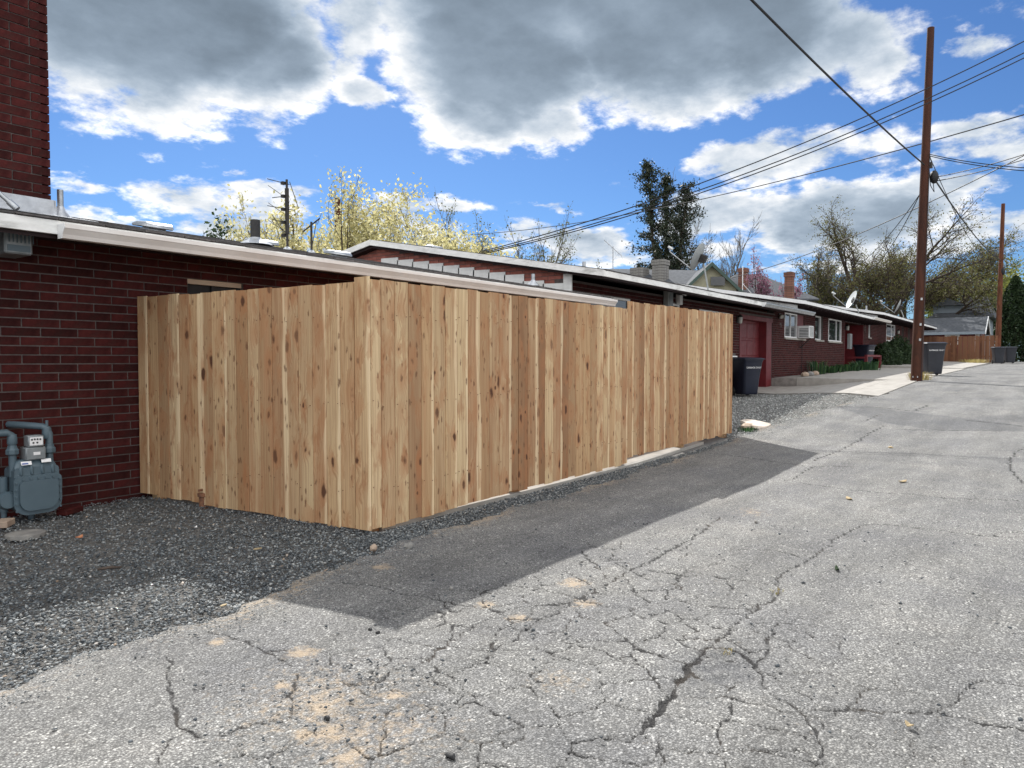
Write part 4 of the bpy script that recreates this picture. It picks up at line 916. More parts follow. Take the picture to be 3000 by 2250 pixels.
hd = MB(); hd.prism([(gx-.16, gy-.085, zb+.30), (gx+.16, gy-.085, zb+.30), (gx+.15, gy-.06, zb+.385), (gx+.12, gy-.03, zb+.43), (gx-.12, gy-.03, zb+.43), (gx-.15, gy-.06, zb+.385)], (0, .14, 0)); hd.build('top_casting', MATS['meter_paint'], GM, bevel=.012, smooth=True)
for k in range(4): MB().box((gx-.115+.077*k, gy-.079, zb+.345), (.026, .02, .075)).build('rib', MATS['meter_paint'], GM, bevel=.008, smooth=True)
rbox('index_base', 'meter_grey', gx-.075, gx+.075, gy-.07, gy+.06, zb+.425, zb+.53, GM, .01)
rbox('index_head', 'meter_grey', gx-.058, gx+.058, gy-.075, gy+.02, zb+.53, zb+.625, GM, .008)
DI = MB().bb(gx-.048, gx+.048, gy-.0785, gy-.076, zb+.545, zb+.612).build('dial_face', MATS['sticker_white'], GM)
for i, (a, b) in enumerate(((-.032, .592), (-.012, .594), (.008, .594), (.028, .592), (-.022, .566), (.006, .566))): MB().cyl((gx+a, gy-.0812, zb+b), (gx+a, gy-.0788, zb+b), .0075, 10).build('dial', MATS['ink'], DI)
MB().bb(gx-.02, gx+.03, gy-.0725, gy-.0705, zb+.465, zb+.49).build('label_plate', MATS['sticker_white'], GM)
st_ = Matrix.Rotation(math.radians(-28), 3, 'X')
MB().box((gx-.072, gy-.068, zb+.405), (.075, .003, .032), st_).build('sticker', MATS['sticker_white'], GM); MB().box((gx-.082, gy-.071, zb+.402), (.045, .002, .012), st_).build('sticker', MATS['sticker_blue'], GM)
MB().box((gx+.075, gy-.062, zb+.412), (.072, .003, .030), st_).build('sticker', MATS['sticker_white'], GM)
def pipe(pts, r, nm='pipe', m='meter_paint'): return MB().tube(pts, r, 12).build(nm, MATS[m], GM, smooth=True)
xl_, xr_ = gx-.145, gx+.125
pipe([(xl_, gy, zb+.30), (xl_, gy, zb+.60), (xl_-.008, gy, zb+.635), (xl_-.035, gy, zb+.655), (xl_-.45, gy+.02, zb+.66)], .028)
pipe([(xr_, gy, zb+.38), (xr_, gy, zb+.62), (xr_-.008, gy+.01, zb+.66), (xr_-.035, gy+.03, zb+.685), (xr_-.16, gy+.18, zb+.70), (xr_-.19, gy+.29, zb+.70)], .028)
for xx, z in ((xl_, .50), (xr_, .49)):
    MB().lathe((xx, gy, zb+z-.025), [(.040, 0), (.048, .008), (.048, .04), (.036, .055), (.034, .075)], 8).build('union_nut', MATS['meter_paint'], GM)
MB().lathe((xr_-.012, gy+.012, zb+.585), [(.036, 0), (.038, .01), (.036, .06), (.032, .09)], 12).build('elbow', MATS['meter_paint'], GM, smooth=True); MB().lathe((xl_, gy, zb+.56), [(.034, 0), (.037, .01), (.036, .05), (.031, .08)], 12).build('elbow', MATS['meter_paint'], GM, smooth=True)
MB().cyl((xr_-.01, gy+.015, zb+.66), (xr_-.01, gy+.015, zb+.735), .012, 8).build('vent_cap', MATS['meter_paint'], GM)
rg_ = MB(); rg_.cyl((gx-.20, gy+.04, zb+.02), (gx-.20, gy+.04, zb+.30), .032, 12); rg_.lathe((gx-.20, gy-.04, zb+.12), [(.07, -.02), (.075, 0), (.06, .03)], 14, (0, -1, 0)); rg_.cyl((gx-.20, gy+.04, -.1), (gx-.20, gy+.04, zb+.05), .022, 10); rg_.build('regulator', MATS['meter_paint'], GM, smooth=True)
lg = MB(); lg.cyl((gx, gy+.05, -.1), (gx, gy+.05, zb+.05), .025, 10); lg.build('support', MATS['meter_paint'], GM)

# floodlight housing under the near eave
p0 = onY(15, 668, 6.62); p1 = onY(100, 748, 6.62)
FL = thing('wall_lantern_box', 'dark grey ribbed lamp housing with red tag under the near eave', 'wall lamp', (float(p0[0]), 6.7, float(p1[2])))
x0, x1, z0, z1 = float(p0[0]), float(p1[0]), float(p1[2]), float(p0[2])
MB().bb(x0, x1, 6.64, 6.98, z0, z1).build('housing', MATS['meter_grey'], FL, bevel=.012)
for k in range(7): MB().bb(x0+.03+k*.028, x0+.036+k*.028, 6.632, 6.64, z0+.09, z1-.02).build('rib', MATS['meter_paint'], FL)
MB().bb(x0+.02, x1-.02, 6.633, 6.64, z0+.02, z0+.07).build('rim', MATS['meter_paint'], FL); MB().bb(x0+.09, x0+.165, 6.634, 6.64, z1-.035, z1+.02).build('red_tag', MATS['red_paint'], FL)

# rusty capped pipe standing against the short fence side
p = ground_pt(597, 1478)
CP = thing('capped_pipe', 'short rusty capped pipe stub at the foot of the cedar fence', 'pipe', (float(p[0]), float(p[1]), float(g(p[0], p[1]))))
z = float(g(p[0], p[1])); MB().lathe((p[0], p[1], z-.05), [(.04, 0), (.04, .12), (.052, .125), (.052, .155), (.03, .16)], 12).build('stub', MATS['rust'], CP)
MB().box((p[0], p[1], z+.135), (.13, .02, .02), Matrix.Rotation(.4, 3, 'Z')).build('cap_bar', MATS['rust'], CP)

# ------------------------------------------------------------------ roof fittings
def roofx(px, py, y): return float(onY(px, py, y)[0])
def vent_pipe(px, y, rf_, h_, r, label, m='galvanised', py=700, flash='flashing'):
    x = roofx(px, py, y); z = rf_(y)
    t = thing('vent_pipe', label, 'vent pipe', (x, y, z))
    MB().tube([(x, y, z-.05), (x, y, z+h_), (x, y, z+h_+.001)], [r, r, r*.8], 14).build('pipe', MATS[m], t, smooth=True)
    MB().lathe((x, y, z-.06), [(r*3.6, .06), (r*3.4, .075), (r*1.5, .14), (r*1.15, .17)], 14).build('boot', MATS[flash], t, smooth=True)
vent_pipe(177, 7.25, roof1, .26, .026, 'short galvanised vent pipe beside the brick chimney', py=600)
vent_pipe(748, 9.2, roof1, .36, .068, 'stubby black flue pipe on the near roof', 'black_pipe', py=690)
vent_pipe(1562, 7.75, roof1, .22, .035, 'grey vent pipe below the stepped gable flashing', py=830)
vent_pipe(1711, 8.6, roof2, .22, .04, 'thin grey vent pipe on the gabled house roof', py=790)
vent_pipe(2538, 8.0, roof4, .30, .045, 'pale vent pipe between the two far satellite dishes', py=905)
def box_vent(px, y, rf_, label, py, s=.66):
    x = roofx(px, py, y); z = rf_(y); t = thing('roof_vent', label, 'roof vent', (x, y, z))
    MB().box((x, y, z+.0), (.30*s, .30*s, .12*s)).build('throat', MATS['galvanised'], t)
    c = MB(); c.prism([(x-.24*s, y-.24*s, z+.01*s), (x-.24*s, y+.26*s, z+.10*s), (x-.24*s, y+.26*s, z+.15*s), (x-.20*s, y+.15*s, z+.17*s), (x-.20*s, y-.14*s, z+.13*s), (x-.24*s, y-.24*s, z+.06*s)], (.48*s, 0, 0)); c.build('cap', MATS['galvanised'], t, bevel=.012, smooth=True)
box_vent(448, 8.2, roof1, 'low metal box vent on the near roof, right of the chimney', 668); box_vent(775, 9.9, roof1, 'metal box vent behind the black flue pipe', 720); box_vent(990, 9.0, roof1, 'metal box vent on the near roof beside the white gable', 745); box_vent(1272, 11.9, roof2, 'metal box vent just below the ridge of the gabled house', 712)
# conduit leaning on the chimney flashing
a = onY(-30, 525, 6.9); b = onY(45, 612, 6.62); cdt = thing('conduit', 'slanting grey metal conduit in front of the chimney', 'pipe', tuple(map(float, b)))
b = Vector((float(b[0]), 6.62, roof1(6.62)+.045)); a = Vector((float(b[0])-.42, 6.95, roof1(6.95)+.50))
MB().cyl(a, b, .018, 10).build('tube', MATS['galvanised'], cdt, smooth=True); MB().cyl(b+(a-b)*.08, b-(a-b).normalized()*.02, .026, 10).build('coupling', MATS['galvanised'], cdt, smooth=True)

def antenna(px, pyt, y, rf_, label, m='antenna_metal', elems=5, r=.012, span=.55, tilt=20, pitch=0, boom_len=.9, fold=False):
    """mast on the roof at depth y, top at photo row pyt"""
    top = onY(px, pyt, y); x = float(top[0]); zt = float(top[2]); z = rf_(y)
    t = thing('tv_antenna', label, 'antenna', (x, y, z))
    MB().cyl((x, y, z-.05), (x, y, zt), r*1.5, 8).build('mast', MATS[m], t)
    MB().lathe((x, y, z-.03), [(.07, 0), (.06, .05), (.02, .08)], 10).build('foot', MATS['flashing'], t)
    rt_ = Vector(RT)
    if fold:
        MB().bb(x-.02, x+.02, y-.02, y+.02, zt-.75, zt-.12).build('boom', MATS[m], t)
        for k in range(elems):
            zz = zt - .05 - k*(.72/(elems-1)); s_ = span*(1.0 if k in (0, 2) else .75); dz = (.06, -.02, .05, .04, .28)[k % 5]
            c = Vector((x, y, zz)); MB().cyl(c - rt_*s_*.85 + Vector((0, 0, dz)), c + rt_*s_*(.35 if k == 2 else .12) - Vector((0, 0, dz*.3)), r*.5, 6).build('element', MATS[m], t)
            MB().box(c - rt_*.05, (.05, .05, .04)).build('clamp', MATS[m], t)
        MB().tube([Vector((x, y, zt-.03)) + rt_*.04, Vector((x, y, zt-.4)) + rt_*.16, Vector((x, y, zt-.40)) + rt_*.14], r*.45, 6).build('element', MATS[m], t)
        for s_ in (0, 1, 2): MB().cyl(Vector((x, y, zt-.08-.24*s_)) - rt_*.26, Vector((x, y, zt-.24-.24*s_)) - rt_*.03, r*.35, 5).build('stay', MATS[m], t)
    else:
        bd = (rt_*math.cos(math.radians(tilt)) + Vector((0, 0, math.sin(math.radians(tilt))))).normalized(); c0 = Vector((x, y, zt-.05))
        MB().cyl(c0 - bd*boom_len*.5, c0 + bd*boom_len*.5, r, 6).build('boom', MATS[m], t)
        el = Vector(FW); el.z = 0; el = (el*.75 + Vector((0, 0, .65))).normalized()
        for k in range(elems):
            c = c0 + bd*boom_len*(-.48 + .96*k/(elems-1)); s_ = span*(.55 + .45*k/(elems-1)); MB().cyl(c - el*s_, c + el*s_, r*.4, 5).build('element', MATS[m], t)
        MB().cyl(c0 + bd*boom_len*.3, c0 - Vector((0, 0, .4)), r*.5, 5).build('stay', MATS[m], t)
antenna(840, 526, 8.6, roof1, 'tall folded dark antenna mast in front of the pale tree', fold=True, r=.011, span=.32)
antenna(912, 650, 9.6, roof1, 'small bare antenna mast near the pale tree', elems=2, boom_len=.35, span=.18, tilt=38)
antenna(1796, 722, 11.0, roof2, 'slim rooftop aerial with tilted boom on the gabled house', 'aluminium', elems=6, span=.38, tilt=-42, boom_len=.75, r=.010)

def dish(px, py, y, rf_, R, face, label, m, arm=1.0, back=False):
    """satellite dish: centre on the pixel at depth y; `face` = direction the bowl looks"""
    c = Vector(map(float, onY(px, py, y))); z = rf_(y); t = thing('satellite_dish', label, 'satellite dish', (c.x, y, z))
    fdir = Vector(face).normalized(); n = 22; prof = [(.004, 0)] + [(R*k/6, .22*R*(k/6)**2) for k in range(1, 7)]
    b = MB(); q = Vector((0, 0, 1)).rotation_difference(fdir); vs = []; fs = []
    for (r, h_) in prof:
        for k in range(n): a_ = 2*math.pi*k/n; vs.append(c + q @ Vector((r*math.cos(a_), r*math.sin(a_)*.92, h_)))
    for i in range(len(prof)-1):
        for k in range(n): k2 = (k+1) % n; fs.append((i*n+k, i*n+k2, (i+1)*n+k2, (i+1)*n+k))
    vs2 = [v - fdir*.012 for v in vs]; K = len(vs); fs2 = [tuple(i+K for i in reversed(f)) for f in fs]
    rim = [((len(prof)-1)*n+k, (len(prof)-1)*n+(k+1) % n, K+(len(prof)-1)*n+(k+1) % n, K+(len(prof)-1)*n+k) for k in range(n)]
    b.add(vs+vs2, fs+fs2+rim); b.build('reflector', MATS[m], t, smooth=True, recalc=False)
    bk = c - fdir*.10; MB().box(bk + fdir*.04, (R*.5, R*.5, R*.5), q.to_matrix()).build('bracket', MATS['antenna_metal'], t, bevel=.01)
    foot = Vector((c.x, y, z)) - Vector((fdir.x, fdir.y, 0))*.25
    MB().tube([foot - Vector((0, 0, .03)), foot + Vector((0, 0, .12)), bk + Vector((0, 0, -.12)), bk], .026, 8).build('mount', MATS['dish_grey'], t, smooth=True)
    MB().box(foot, (.2, .2, .02)).build('foot_plate', MATS['galvanised'], t)
    low = c + q @ Vector((0, 0, .1*R)); dn = (Vector((0, 0, -1)) - fdir*(-fdir.z)).normalized(); s0 = c + dn*R*.9 + fdir*.05; s1 = c + fdir*R*1.75*arm + dn*R*.35
    MB().cyl(s0, s1, .016, 8).build('feed_arm', MATS['aluminium'], t); d2 = (s1-c).normalized()
    MB().cyl(s1, s1 + Vector((0, 0, .12*R/.4)), .02, 8).build('feed_post', MATS['aluminium'], t)
    MB().cyl(s1 + Vector((0, 0, .10*R/.4)) - fdir*.09, s1 + Vector((0, 0, .12*R/.4)) + fdir*.06, .035*R/.4, 10).build('feed_horn', MATS['dish_white'], t)
LF = -Vector(RT)
def facing(az_deg, el): # azimuth measured from the view axis, positive to the right of the picture
    d = Vector((FW[0], FW[1], 0)).normalized()*math.cos(math.radians(az_deg)) + Vector(RT)*math.sin(math.radians(az_deg)); d.z = math.tan(math.radians(el)); return d
dish(2052, 755, 8.4, roof2, .46, facing(-62, 24), 'large grey satellite dish in front of the cream gable', 'dish_grey', 1.15)
dish(2500, 880, 7.3, roof3, .46, facing(-84, 24), 'pale satellite dish on the house with the air conditioner', 'dish_white', 1.1)
dish(2634, 899, 7.2, roof4, .46, facing(-62, 24), 'dark satellite dish on the farthest brick house', 'dish_grey', 1.2)

# ------------------------------------------------------------------ wall lamps, boxes, air conditioner
def lamp(px, py, Y, label, kind):
    c = Vector(map(float, onY(px, py, Y-.08))); t = thing('wall_lamp', label, 'wall lamp', (c.x, Y, c.z))
    MB().bb(c.x-.06, c.x+.06, Y-.03, Y-.0055, c.z-.10, c.z+.10).build('back_plate', MATS['antenna_metal' if kind != 'white' else 'white_paint'], t)
    if kind == 'lantern':
        MB().lathe((c.x, Y-.10, c.z-.13), [(.02, 0), (.055, .02), (.07, .18), (.06, .2)], 8).build('glass', MATS['lamp_glass'], t)
        MB().lathe((c.x, Y-.10, c.z+.07), [(.085, 0), (.05, .05), (.01, .08)], 8).build('hood', MATS['antenna_metal'], t); MB().bb(c.x-.015, c.x+.015, Y-.1, Y-.02, c.z+.08, c.z+.11).build('bracket', MATS['antenna_metal'], t)
    elif kind == 'flood':
        for s in (-1, 1):
            q_ = Vector((s*.55, -.75, -.35)).normalized(); a_ = Vector((c.x+s*.08, Y-.07, c.z)); MB().lathe(a_, [(.03, -.06), (.05, 0), (.075, .09), (.065, .10)], 12, q_).build('lamp_head', MATS['lamp_glass'], t, smooth=True)
        MB().bb(c.x-.1, c.x+.1, Y-.08, Y-.03, c.z-.02, c.z+.02).build('bracket', MATS['antenna_metal'], t)
    elif kind == 'white':
        MB().bb(c.x-.09, c.x+.09, Y-.13, Y-.03, c.z-.16, c.z+.08).build('housing', MATS['white_paint'], t, bevel=.012); MB().lathe((c.x+.06, Y-.17, c.z+.12), [(.03, -.05), (.06, .05), (.05, .06)], 10, (.5, -.8, -.1)).build('lamp_head', MATS['white_paint'], t, smooth=True)
    return t
lamp(2167, 936, W2, 'lantern wall lamp left of the red garage door', 'lantern'); lamp(2289, 926, W3, 'twin headed floodlight right of the red garage door', 'flood')
lamp(1991, 874, W2, 'white security lamp on the wall above the fence', 'white'); lamp(2482, 960, W3, 'dark lantern beside the covered doorway', 'lantern'); lamp(2631, 972, W4, 'dark lantern beside the far red doors', 'lantern')
c = onY(1955, 877, W2-.06); t = thing('meter_box', 'grey oblong utility box on the wall above the fence', 'utility box', (float(c[0]), W2, float(c[2])))
MB().bb(c[0]-.13, c[0]+.13, W2-.16, W2-.0055, c[2]-.22, c[2]+.22).build('case', MATS['dish_grey'], t, bevel=.02); MB().bb(c[0]-.10, c[0]+.10, W2-.168, W2-.161, c[2]-.18, c[2]+.18).build('cover', MATS['meter_grey'], t)
c = onY(2487, 1000, W3-.06); t = thing('meter_box', 'flat grey electric panel beside the covered doorway', 'utility box', (float(c[0]), W3, float(c[2]))); cx = float(c[0])+.1
MB().bb(cx-.2, cx+.2, W3-.14, W3-.0055, c[2]-.35, c[2]+.35).build('case', MATS['dish_grey'], t, bevel=.01); MB().bb(cx-.17, cx+.17, W3-.147, W3-.141, c[2]-.31, c[2]+.31).build('cover', MATS['meter_grey'], t)
acx0 = ac_w[0] + .12; acz = ac_w[2]
AC = thing('air_conditioner', 'white window air conditioner jutting from the brick wall', 'air conditioner', (acx0+.3, W3, acz))
MB().bb(acx0, acx0+.62, W3-.42, W3+.02, acz+.01, acz+.46).build('case', MATS['white_paint'], AC, bevel=.015)
for k in range(6): MB().bb(acx0-.006, acx0-.0005, W3-.38, W3-.06, acz+.06+k*.055, acz+.085+k*.055).build('louvre', MATS['black_pipe'], AC)
for k in range(9): MB().bb(acx0+.05+k*.06, acx0+.062+k*.06, W3-.427, W3-.421, acz+.05, acz+.42).build('fin', MATS['dish_grey'], AC)
MB().bar((acx0+.3, W3-.38, acz-.0), (acx0+.3, W3-.02, acz-.35), .03, .03).build('brace', MATS['antenna_metal'], AC)
MB().tube([(acx0+.55, W3-.02, acz+.05), (acx0+.56, W3-.02, acz-.5), (acx0+.52, W3-.02, acz-1.1), (acx0+.50, W3-.03, float(ga(acx0))+.05)], .009, 5).build('cord', MATS['wire'], AC)

# ------------------------------------------------------------------ garbage carts
def cart(x, y, rz, label, m, s=1.0, text='GARBAGE ONLY', two=False, z=None, ht=1.08):
    z = float(g(x, y)) if z is None else z
    t = thing('garbage_cart', label, 'garbage cart', (x, y, z), None, rz)
    R = WM[t.name]
    def T(p): return R @ Vector(p)
    w0, w1, d0, d1 = .23*s, .31*s, .26*s, .37*s
    lv = [(0.05, w0, d0), (0.12, w0+.012, d0+.012), (.55, (w0+w1)/2, (d0+d1)/2), (ht-.14, w1, d1), (ht-.08, w1+.02, d1+.02), (ht-.055, w1+.02, d1+.02)]
    vs, fs = [], []; ch = .05
    for zz, a, b in lv:
        for p in ((-a+ch, -b), (a-ch, -b), (a, -b+ch), (a, b-ch), (a-ch, b), (-a+ch, b), (-a, b-ch), (-a, -b+ch)): vs.append(T((p[0], p[1], zz)))
    for i in range(len(lv)-1):
        for k in range(8): k2 = (k+1) % 8; fs.append((i*8+k, i*8+k2, (i+1)*8+k2, (i+1)*8+k))
    fs.append(tuple(range(7, -1, -1))); fs.append(tuple((len(lv)-1)*8+k for k in range(8)))
    BO = MB().add(vs, fs).build('body', MATS[m], t, bevel=.008, smooth=True)
    a, b = w1+.035, d1+.035
    lid = MB(); lp = [(-a, -b-.02, ht-.054), (a, -b-.02, ht-.054), (a, b, ht-.054), (-a, b, ht-.054), (-a, -b-.02, ht-.035), (a, -b-.02, ht-.035), (a, b, ht-.03), (-a, b, ht-.03), (-a+.07, -b+.09, ht), (a-.07, -b+.09, ht), (a-.07, b-.05, ht+.015), (-a+.07, b-.05, ht+.015)]
    lid.add([T(p) for p in lp], [(3, 2, 1, 0), (0, 1, 5, 4), (1, 2, 6, 5), (2, 3, 7, 6), (3, 0, 4, 7), (4, 5, 9, 8), (5, 6, 10, 9), (6, 7, 11, 10), (7, 4, 8, 11), (8, 9, 10, 11)]); lid.build('lid', MATS[m], t, bevel=.008, smooth=True)
    MB().cyl(T((-w1+.04, d1+.09, ht-.07)), T((w1-.04, d1+.09, ht-.07)), .016, 10).build('handle', MATS['rubber'], t)
    for sx in (-1, 1):
        MB().bar(T((sx*(w1-.05), d1+.0, ht-.09)), T((sx*(w1-.05), d1+.095, ht-.07)), .03, .03).build('handle_bracket', MATS[m], t)
        wh = MB().lathe(T((sx*(w0+.03), d0-.0, .13)), [(.05, -.03), (.125, -.03), (.13, -.015), (.13, .015), (.125, .03), (.05, .03)], 18, R.to_3x3() @ Vector((1, 0, 0))).build('wheel', MATS['rubber'], t, smooth=True)
        MB().lathe(T((sx*(w0+.062), d0, .13)), [(.03, -.004), (.06, 0), (.02, .006)], 12, R.to_3x3() @ Vector((sx, 0, 0))).build('hub', MATS['bin_grey'], wh)
    if text:
        cu = bpy.data.curves.new('lettering', 'FONT'); cu.body = text; cu.size = .066*s; cu.align_x = 'CENTER'; cu.extrude = .001
        tmp = bpy.data.objects.new('tmp_text', cu); COL.objects.link(tmp); dg = bpy.context.evaluated_depsgraph_get(); me = bpy.data.meshes.new_from_object(tmp.evaluated_get(dg)); bpy.data.objects.remove(tmp)
        zz = ht - .30; dd = d0 + (d1-d0)*(zz-.12)/(ht-.26)
        mw = R @ Matrix.Translation((0, -dd-.016, zz)) @ Matrix.Rotation(math.radians(90-5), 4, 'X'); me.materials.clear(); mesh_obj('lettering', me, MATS['sticker_white'], t, mw)
    return t
p = onY(2185, 1151, 7.0); cart(20.6, 6.95, math.radians(-34), 'dark navy garbage cart standing before the red garage door', 'bin_navy', z=float(g(20.6, 6.95)))
cart(37.9, 7.15, math.radians(-18), 'navy garbage cart standing inside the red railing', 'bin_navy', z=float(ga(37.9))+.03, ht=1.12)
cart(29.3, 3.35, math.radians(-62), 'grey garbage cart behind the big utility pole', 'bin_grey', z=float(ga(29.3))+.0, ht=1.15)
cart(56.4, 2.75, math.radians(-72), 'grey garbage cart beside the far utility pole, partly covering another', 'bin_grey', z=float(ga(56.4)), text='')
cart(57.9, 2.2, math.radians(-72), 'grey garbage cart beyond another cart near the far utility pole', 'bin_grey', z=float(ga(57.9)), text='')
# red railing round the doorway of house 3
rl = thing('porch_railing', 'low red painted porch railing in front of the covered doorway', 'railing', (38, 6.75, float(ga(38))))
rx0, rx1 = 36.4, 39.7; rz = float(ga(38))
for x in (rx0, rx1): MB().bb(x-.06, x+.06, 6.72, 6.84, rz-.1, rz+.66).build('post', MATS['red_paint'], rl)
MB().bb(rx0+.06, rx1-.06, 6.74, 6.82, rz+.58, rz+.67).build('top_rail', MATS['red_paint'], rl); MB().bb(rx0-.05, rx0+.05, 6.85, 7.59, rz+.50, rz+.58).build('side_rail', MATS['red_paint'], rl); MB().bb(rx1-.05, rx1+.05, 6.85, 7.59, rz+.50, rz+.58).build('side_rail', MATS['red_paint'], rl)

# ------------------------------------------------------------------ utility poles and cables
def pole(bx, by, top, r0, r1, label):
    z = float(g(bx, by)); t = thing('utility_pole', label, 'utility pole', (bx, by, z))
    n = 14; tp = Vector(top); b0 = Vector((bx, by, z-.4)); pts = [b0.lerp(tp, k/n) for k in range(n+1)]
    MB().tube(pts, [r0 + (r1-r0)*k/n for k in range(n+1)], 18).build('shaft', MATS['pole_wood'], t, smooth=True)
    return t, b0, tp
pb_ = onZ(2691, 1115, float(ga(24.6))); PBX, PBY = 24.6, 3.22
ptop = atD(2727, 82, 21.9); UPole, q0, q1 = pole(PBX, PBY, (float(ptop[0]), float(ptop[1]), float(ptop[2])), .160, .098, 'tall brown wooden utility pole at the alley edge')
def on_pole(z): k = (z-q0.z)/(q1.z-q0.z); return q0.lerp(q1, k)
hz = float(atD(2735, 455, 21.9)[2]); bz = float(atD(2745, 520, 21.9)[2])
hw = MB(); pp = on_pole(bz); hw.sphere(pp + Vector(RT)*.28 - Vector((0, 0, .0)), .20, 10, 8, (.62, .62, 1.0)); hw.build('splice_case', MATS['wire'], UPole, smooth=True)
MB().tube([on_pole(z_) - Vector((FW[0], FW[1], 0))*(.178 - .007*(z_-.5)) + Vector(RT)*.05 for z_ in (.6, 2.0, 3.5, 5.0, 6.5, hz)], .009, 5).build('ground_wire', MATS['wire'], UPole)
for z_ in (1.9, 2.35, 3.1): MB().box(on_pole(z_) - Vector((FW[0], FW[1], 0))*.165 - Vector(RT)*.03, (.05, .05, .07)).build('tag', MATS['aluminium'], UPole)
MB().box(on_pole(bz+.35) + Vector(RT)*.16, (.14, .1, .16)).build('bracket', MATS['antenna_metal'], UPole)
MB().tube([on_pole(hz)+Vector(RT)*.12, on_pole(hz-.3)+Vector(RT)*.2, on_pole(bz+.3)+Vector(RT)*.12, on_pole(bz-.25)+Vector(RT)*.18, on_pole(bz-.45)+Vector(RT)*.3, on_pole(bz-.1)+Vector(RT)*.25], .012, 6).build('drop_loop', MATS['wire'], UPole)
for s in (-1, 1): MB().box((PBX-.15, PBY+s*.06, float(ga(PBX))+.12), (.05, .02, .05)).build('tag', MATS['aluminium'], UPole)
f0 = onZ(2920, 1052, 1.29); ftop = atD(2939, 597, 52.5); fx, fy = 62.6, 3.1
FPole, r0_, r1_ = pole(fx, fy, tuple(map(float, ftop)), .19, .12, 'distant dark utility pole by the clipped hedge')
MB().sphere(Vector(map(float, atD(2938, 795, 52.3))), .22, 8, 6, (.7, .7, 1.3)).build('splice_case', MATS['wire'], FPole)
dp = atD(989, 582, 42); t, _, _ = pole(float(dp[0]), float(dp[1]), tuple(map(float, dp)), .20, .17, 'dark pole top rising out of the pale tree')
def cable(label, a, b, sag, r=.012, n=26, mid=None):
    a = Vector(a); b = Vector(b); pts = []
    for k in range(n+1):
        u = k/n; p = a.lerp(b, u); p.z -= sag*4*u*(1-u); pts.append(p)
    o = MB().tube(pts, r, 6).build('overhead_cable', MATS['wire'], None, smooth=True); return tag(o, label, 'cable', 'overhead cables')
A1 = on_pole(float(atD(2718, 488, 21.9)[2])) - Vector((.18, 0, 0))
cable('thick black cable sloping from beyond the fence up to the utility pole', (-13.0, 5.2, 8.0), A1, .55, .022)
fa_ = atD(2932, 762, 52.5); cable('thick black cable between the two utility poles', on_pole(bz) + Vector(RT)*.25, tuple(map(float, fa_)), .35, .026)
cable('thin cable hung beside the thick one between the poles', on_pole(hz) + Vector(RT)*.1, tuple(map(float, atD(2932, 768, 52.5))), 1.1, .012)
hp = onX(1412, 741, 11.68); hp = (float(hp[0]), float(hp[1]), float(hp[2]))
e = atD(3709, -270, 12.7)
for k, (dz, sg, lb) in enumerate(((0, .62, 'upper'), (-.24, .66, 'middle'), (-.34, .68, 'lower'))):
    cable('%s of three service drop cables tied to the white gable fascia' % lb, (hp[0], hp[1]+.05*k, hp[2]+.03*(1-k)), (float(e[0]), float(e[1]), float(e[2])+dz), sg, .0105)
cable('thin cable crossing behind the tall conifer', tuple(map(float, atD(1300, 690, 60))), tuple(map(float, atD(3250, 262, 24))), 1.1, .022)
cable('thin cable from the brick chimney across the big pole', tuple(map(float, atD(2090, 826, 50))), tuple(map(float, atD(3200, 350, 24))), .7, .020)
for k, (px, py) in enumerate(((3250, 362), (3250, 380))): cable('%s cable running from the splice case across the alley' % ('upper', 'lower')[k], on_pole(bz+.0-.12*k) + Vector(RT)*.35, tuple(map(float, atD(px, py, 17))), .12, .013)
for k, (px, py) in enumerate(((3250, 496), (3250, 508))): cable('%s of two level cables leaving the pole above the splice case' % ('upper', 'lower')[k], on_pole(hz+.02-.05*k) + Vector(RT)*.1, tuple(map(float, atD(px, py, 17))), .15, .013)
for k in range(2): cable('%s drop cable from the big pole to the brick house roof' % ('upper', 'lower')[k], on_pole(float(atD(2700, 570, 21.9)[2])) - Vector(RT)*.12, tuple(map(float, atD(2505+k*25, 782+k*18, 33))), .25+.2*k, .013)
cable('far cable slung from the distant pole to the right', tuple(map(float, atD(2800, 745, 62))), tuple(map(float, atD(3120, 655, 50))), .5, .02)
cable('far cable dropping right from the distant pole', tuple(map(float, atD(2938, 758, 52.3))), tuple(map(float, atD(3100, 800, 45))), .3, .018)
cable('far thin cable left of the distant pole', tuple(map(float, atD(2840, 800, 75))), tuple(map(float, atD(2936, 772, 52.4))), .3, .016)
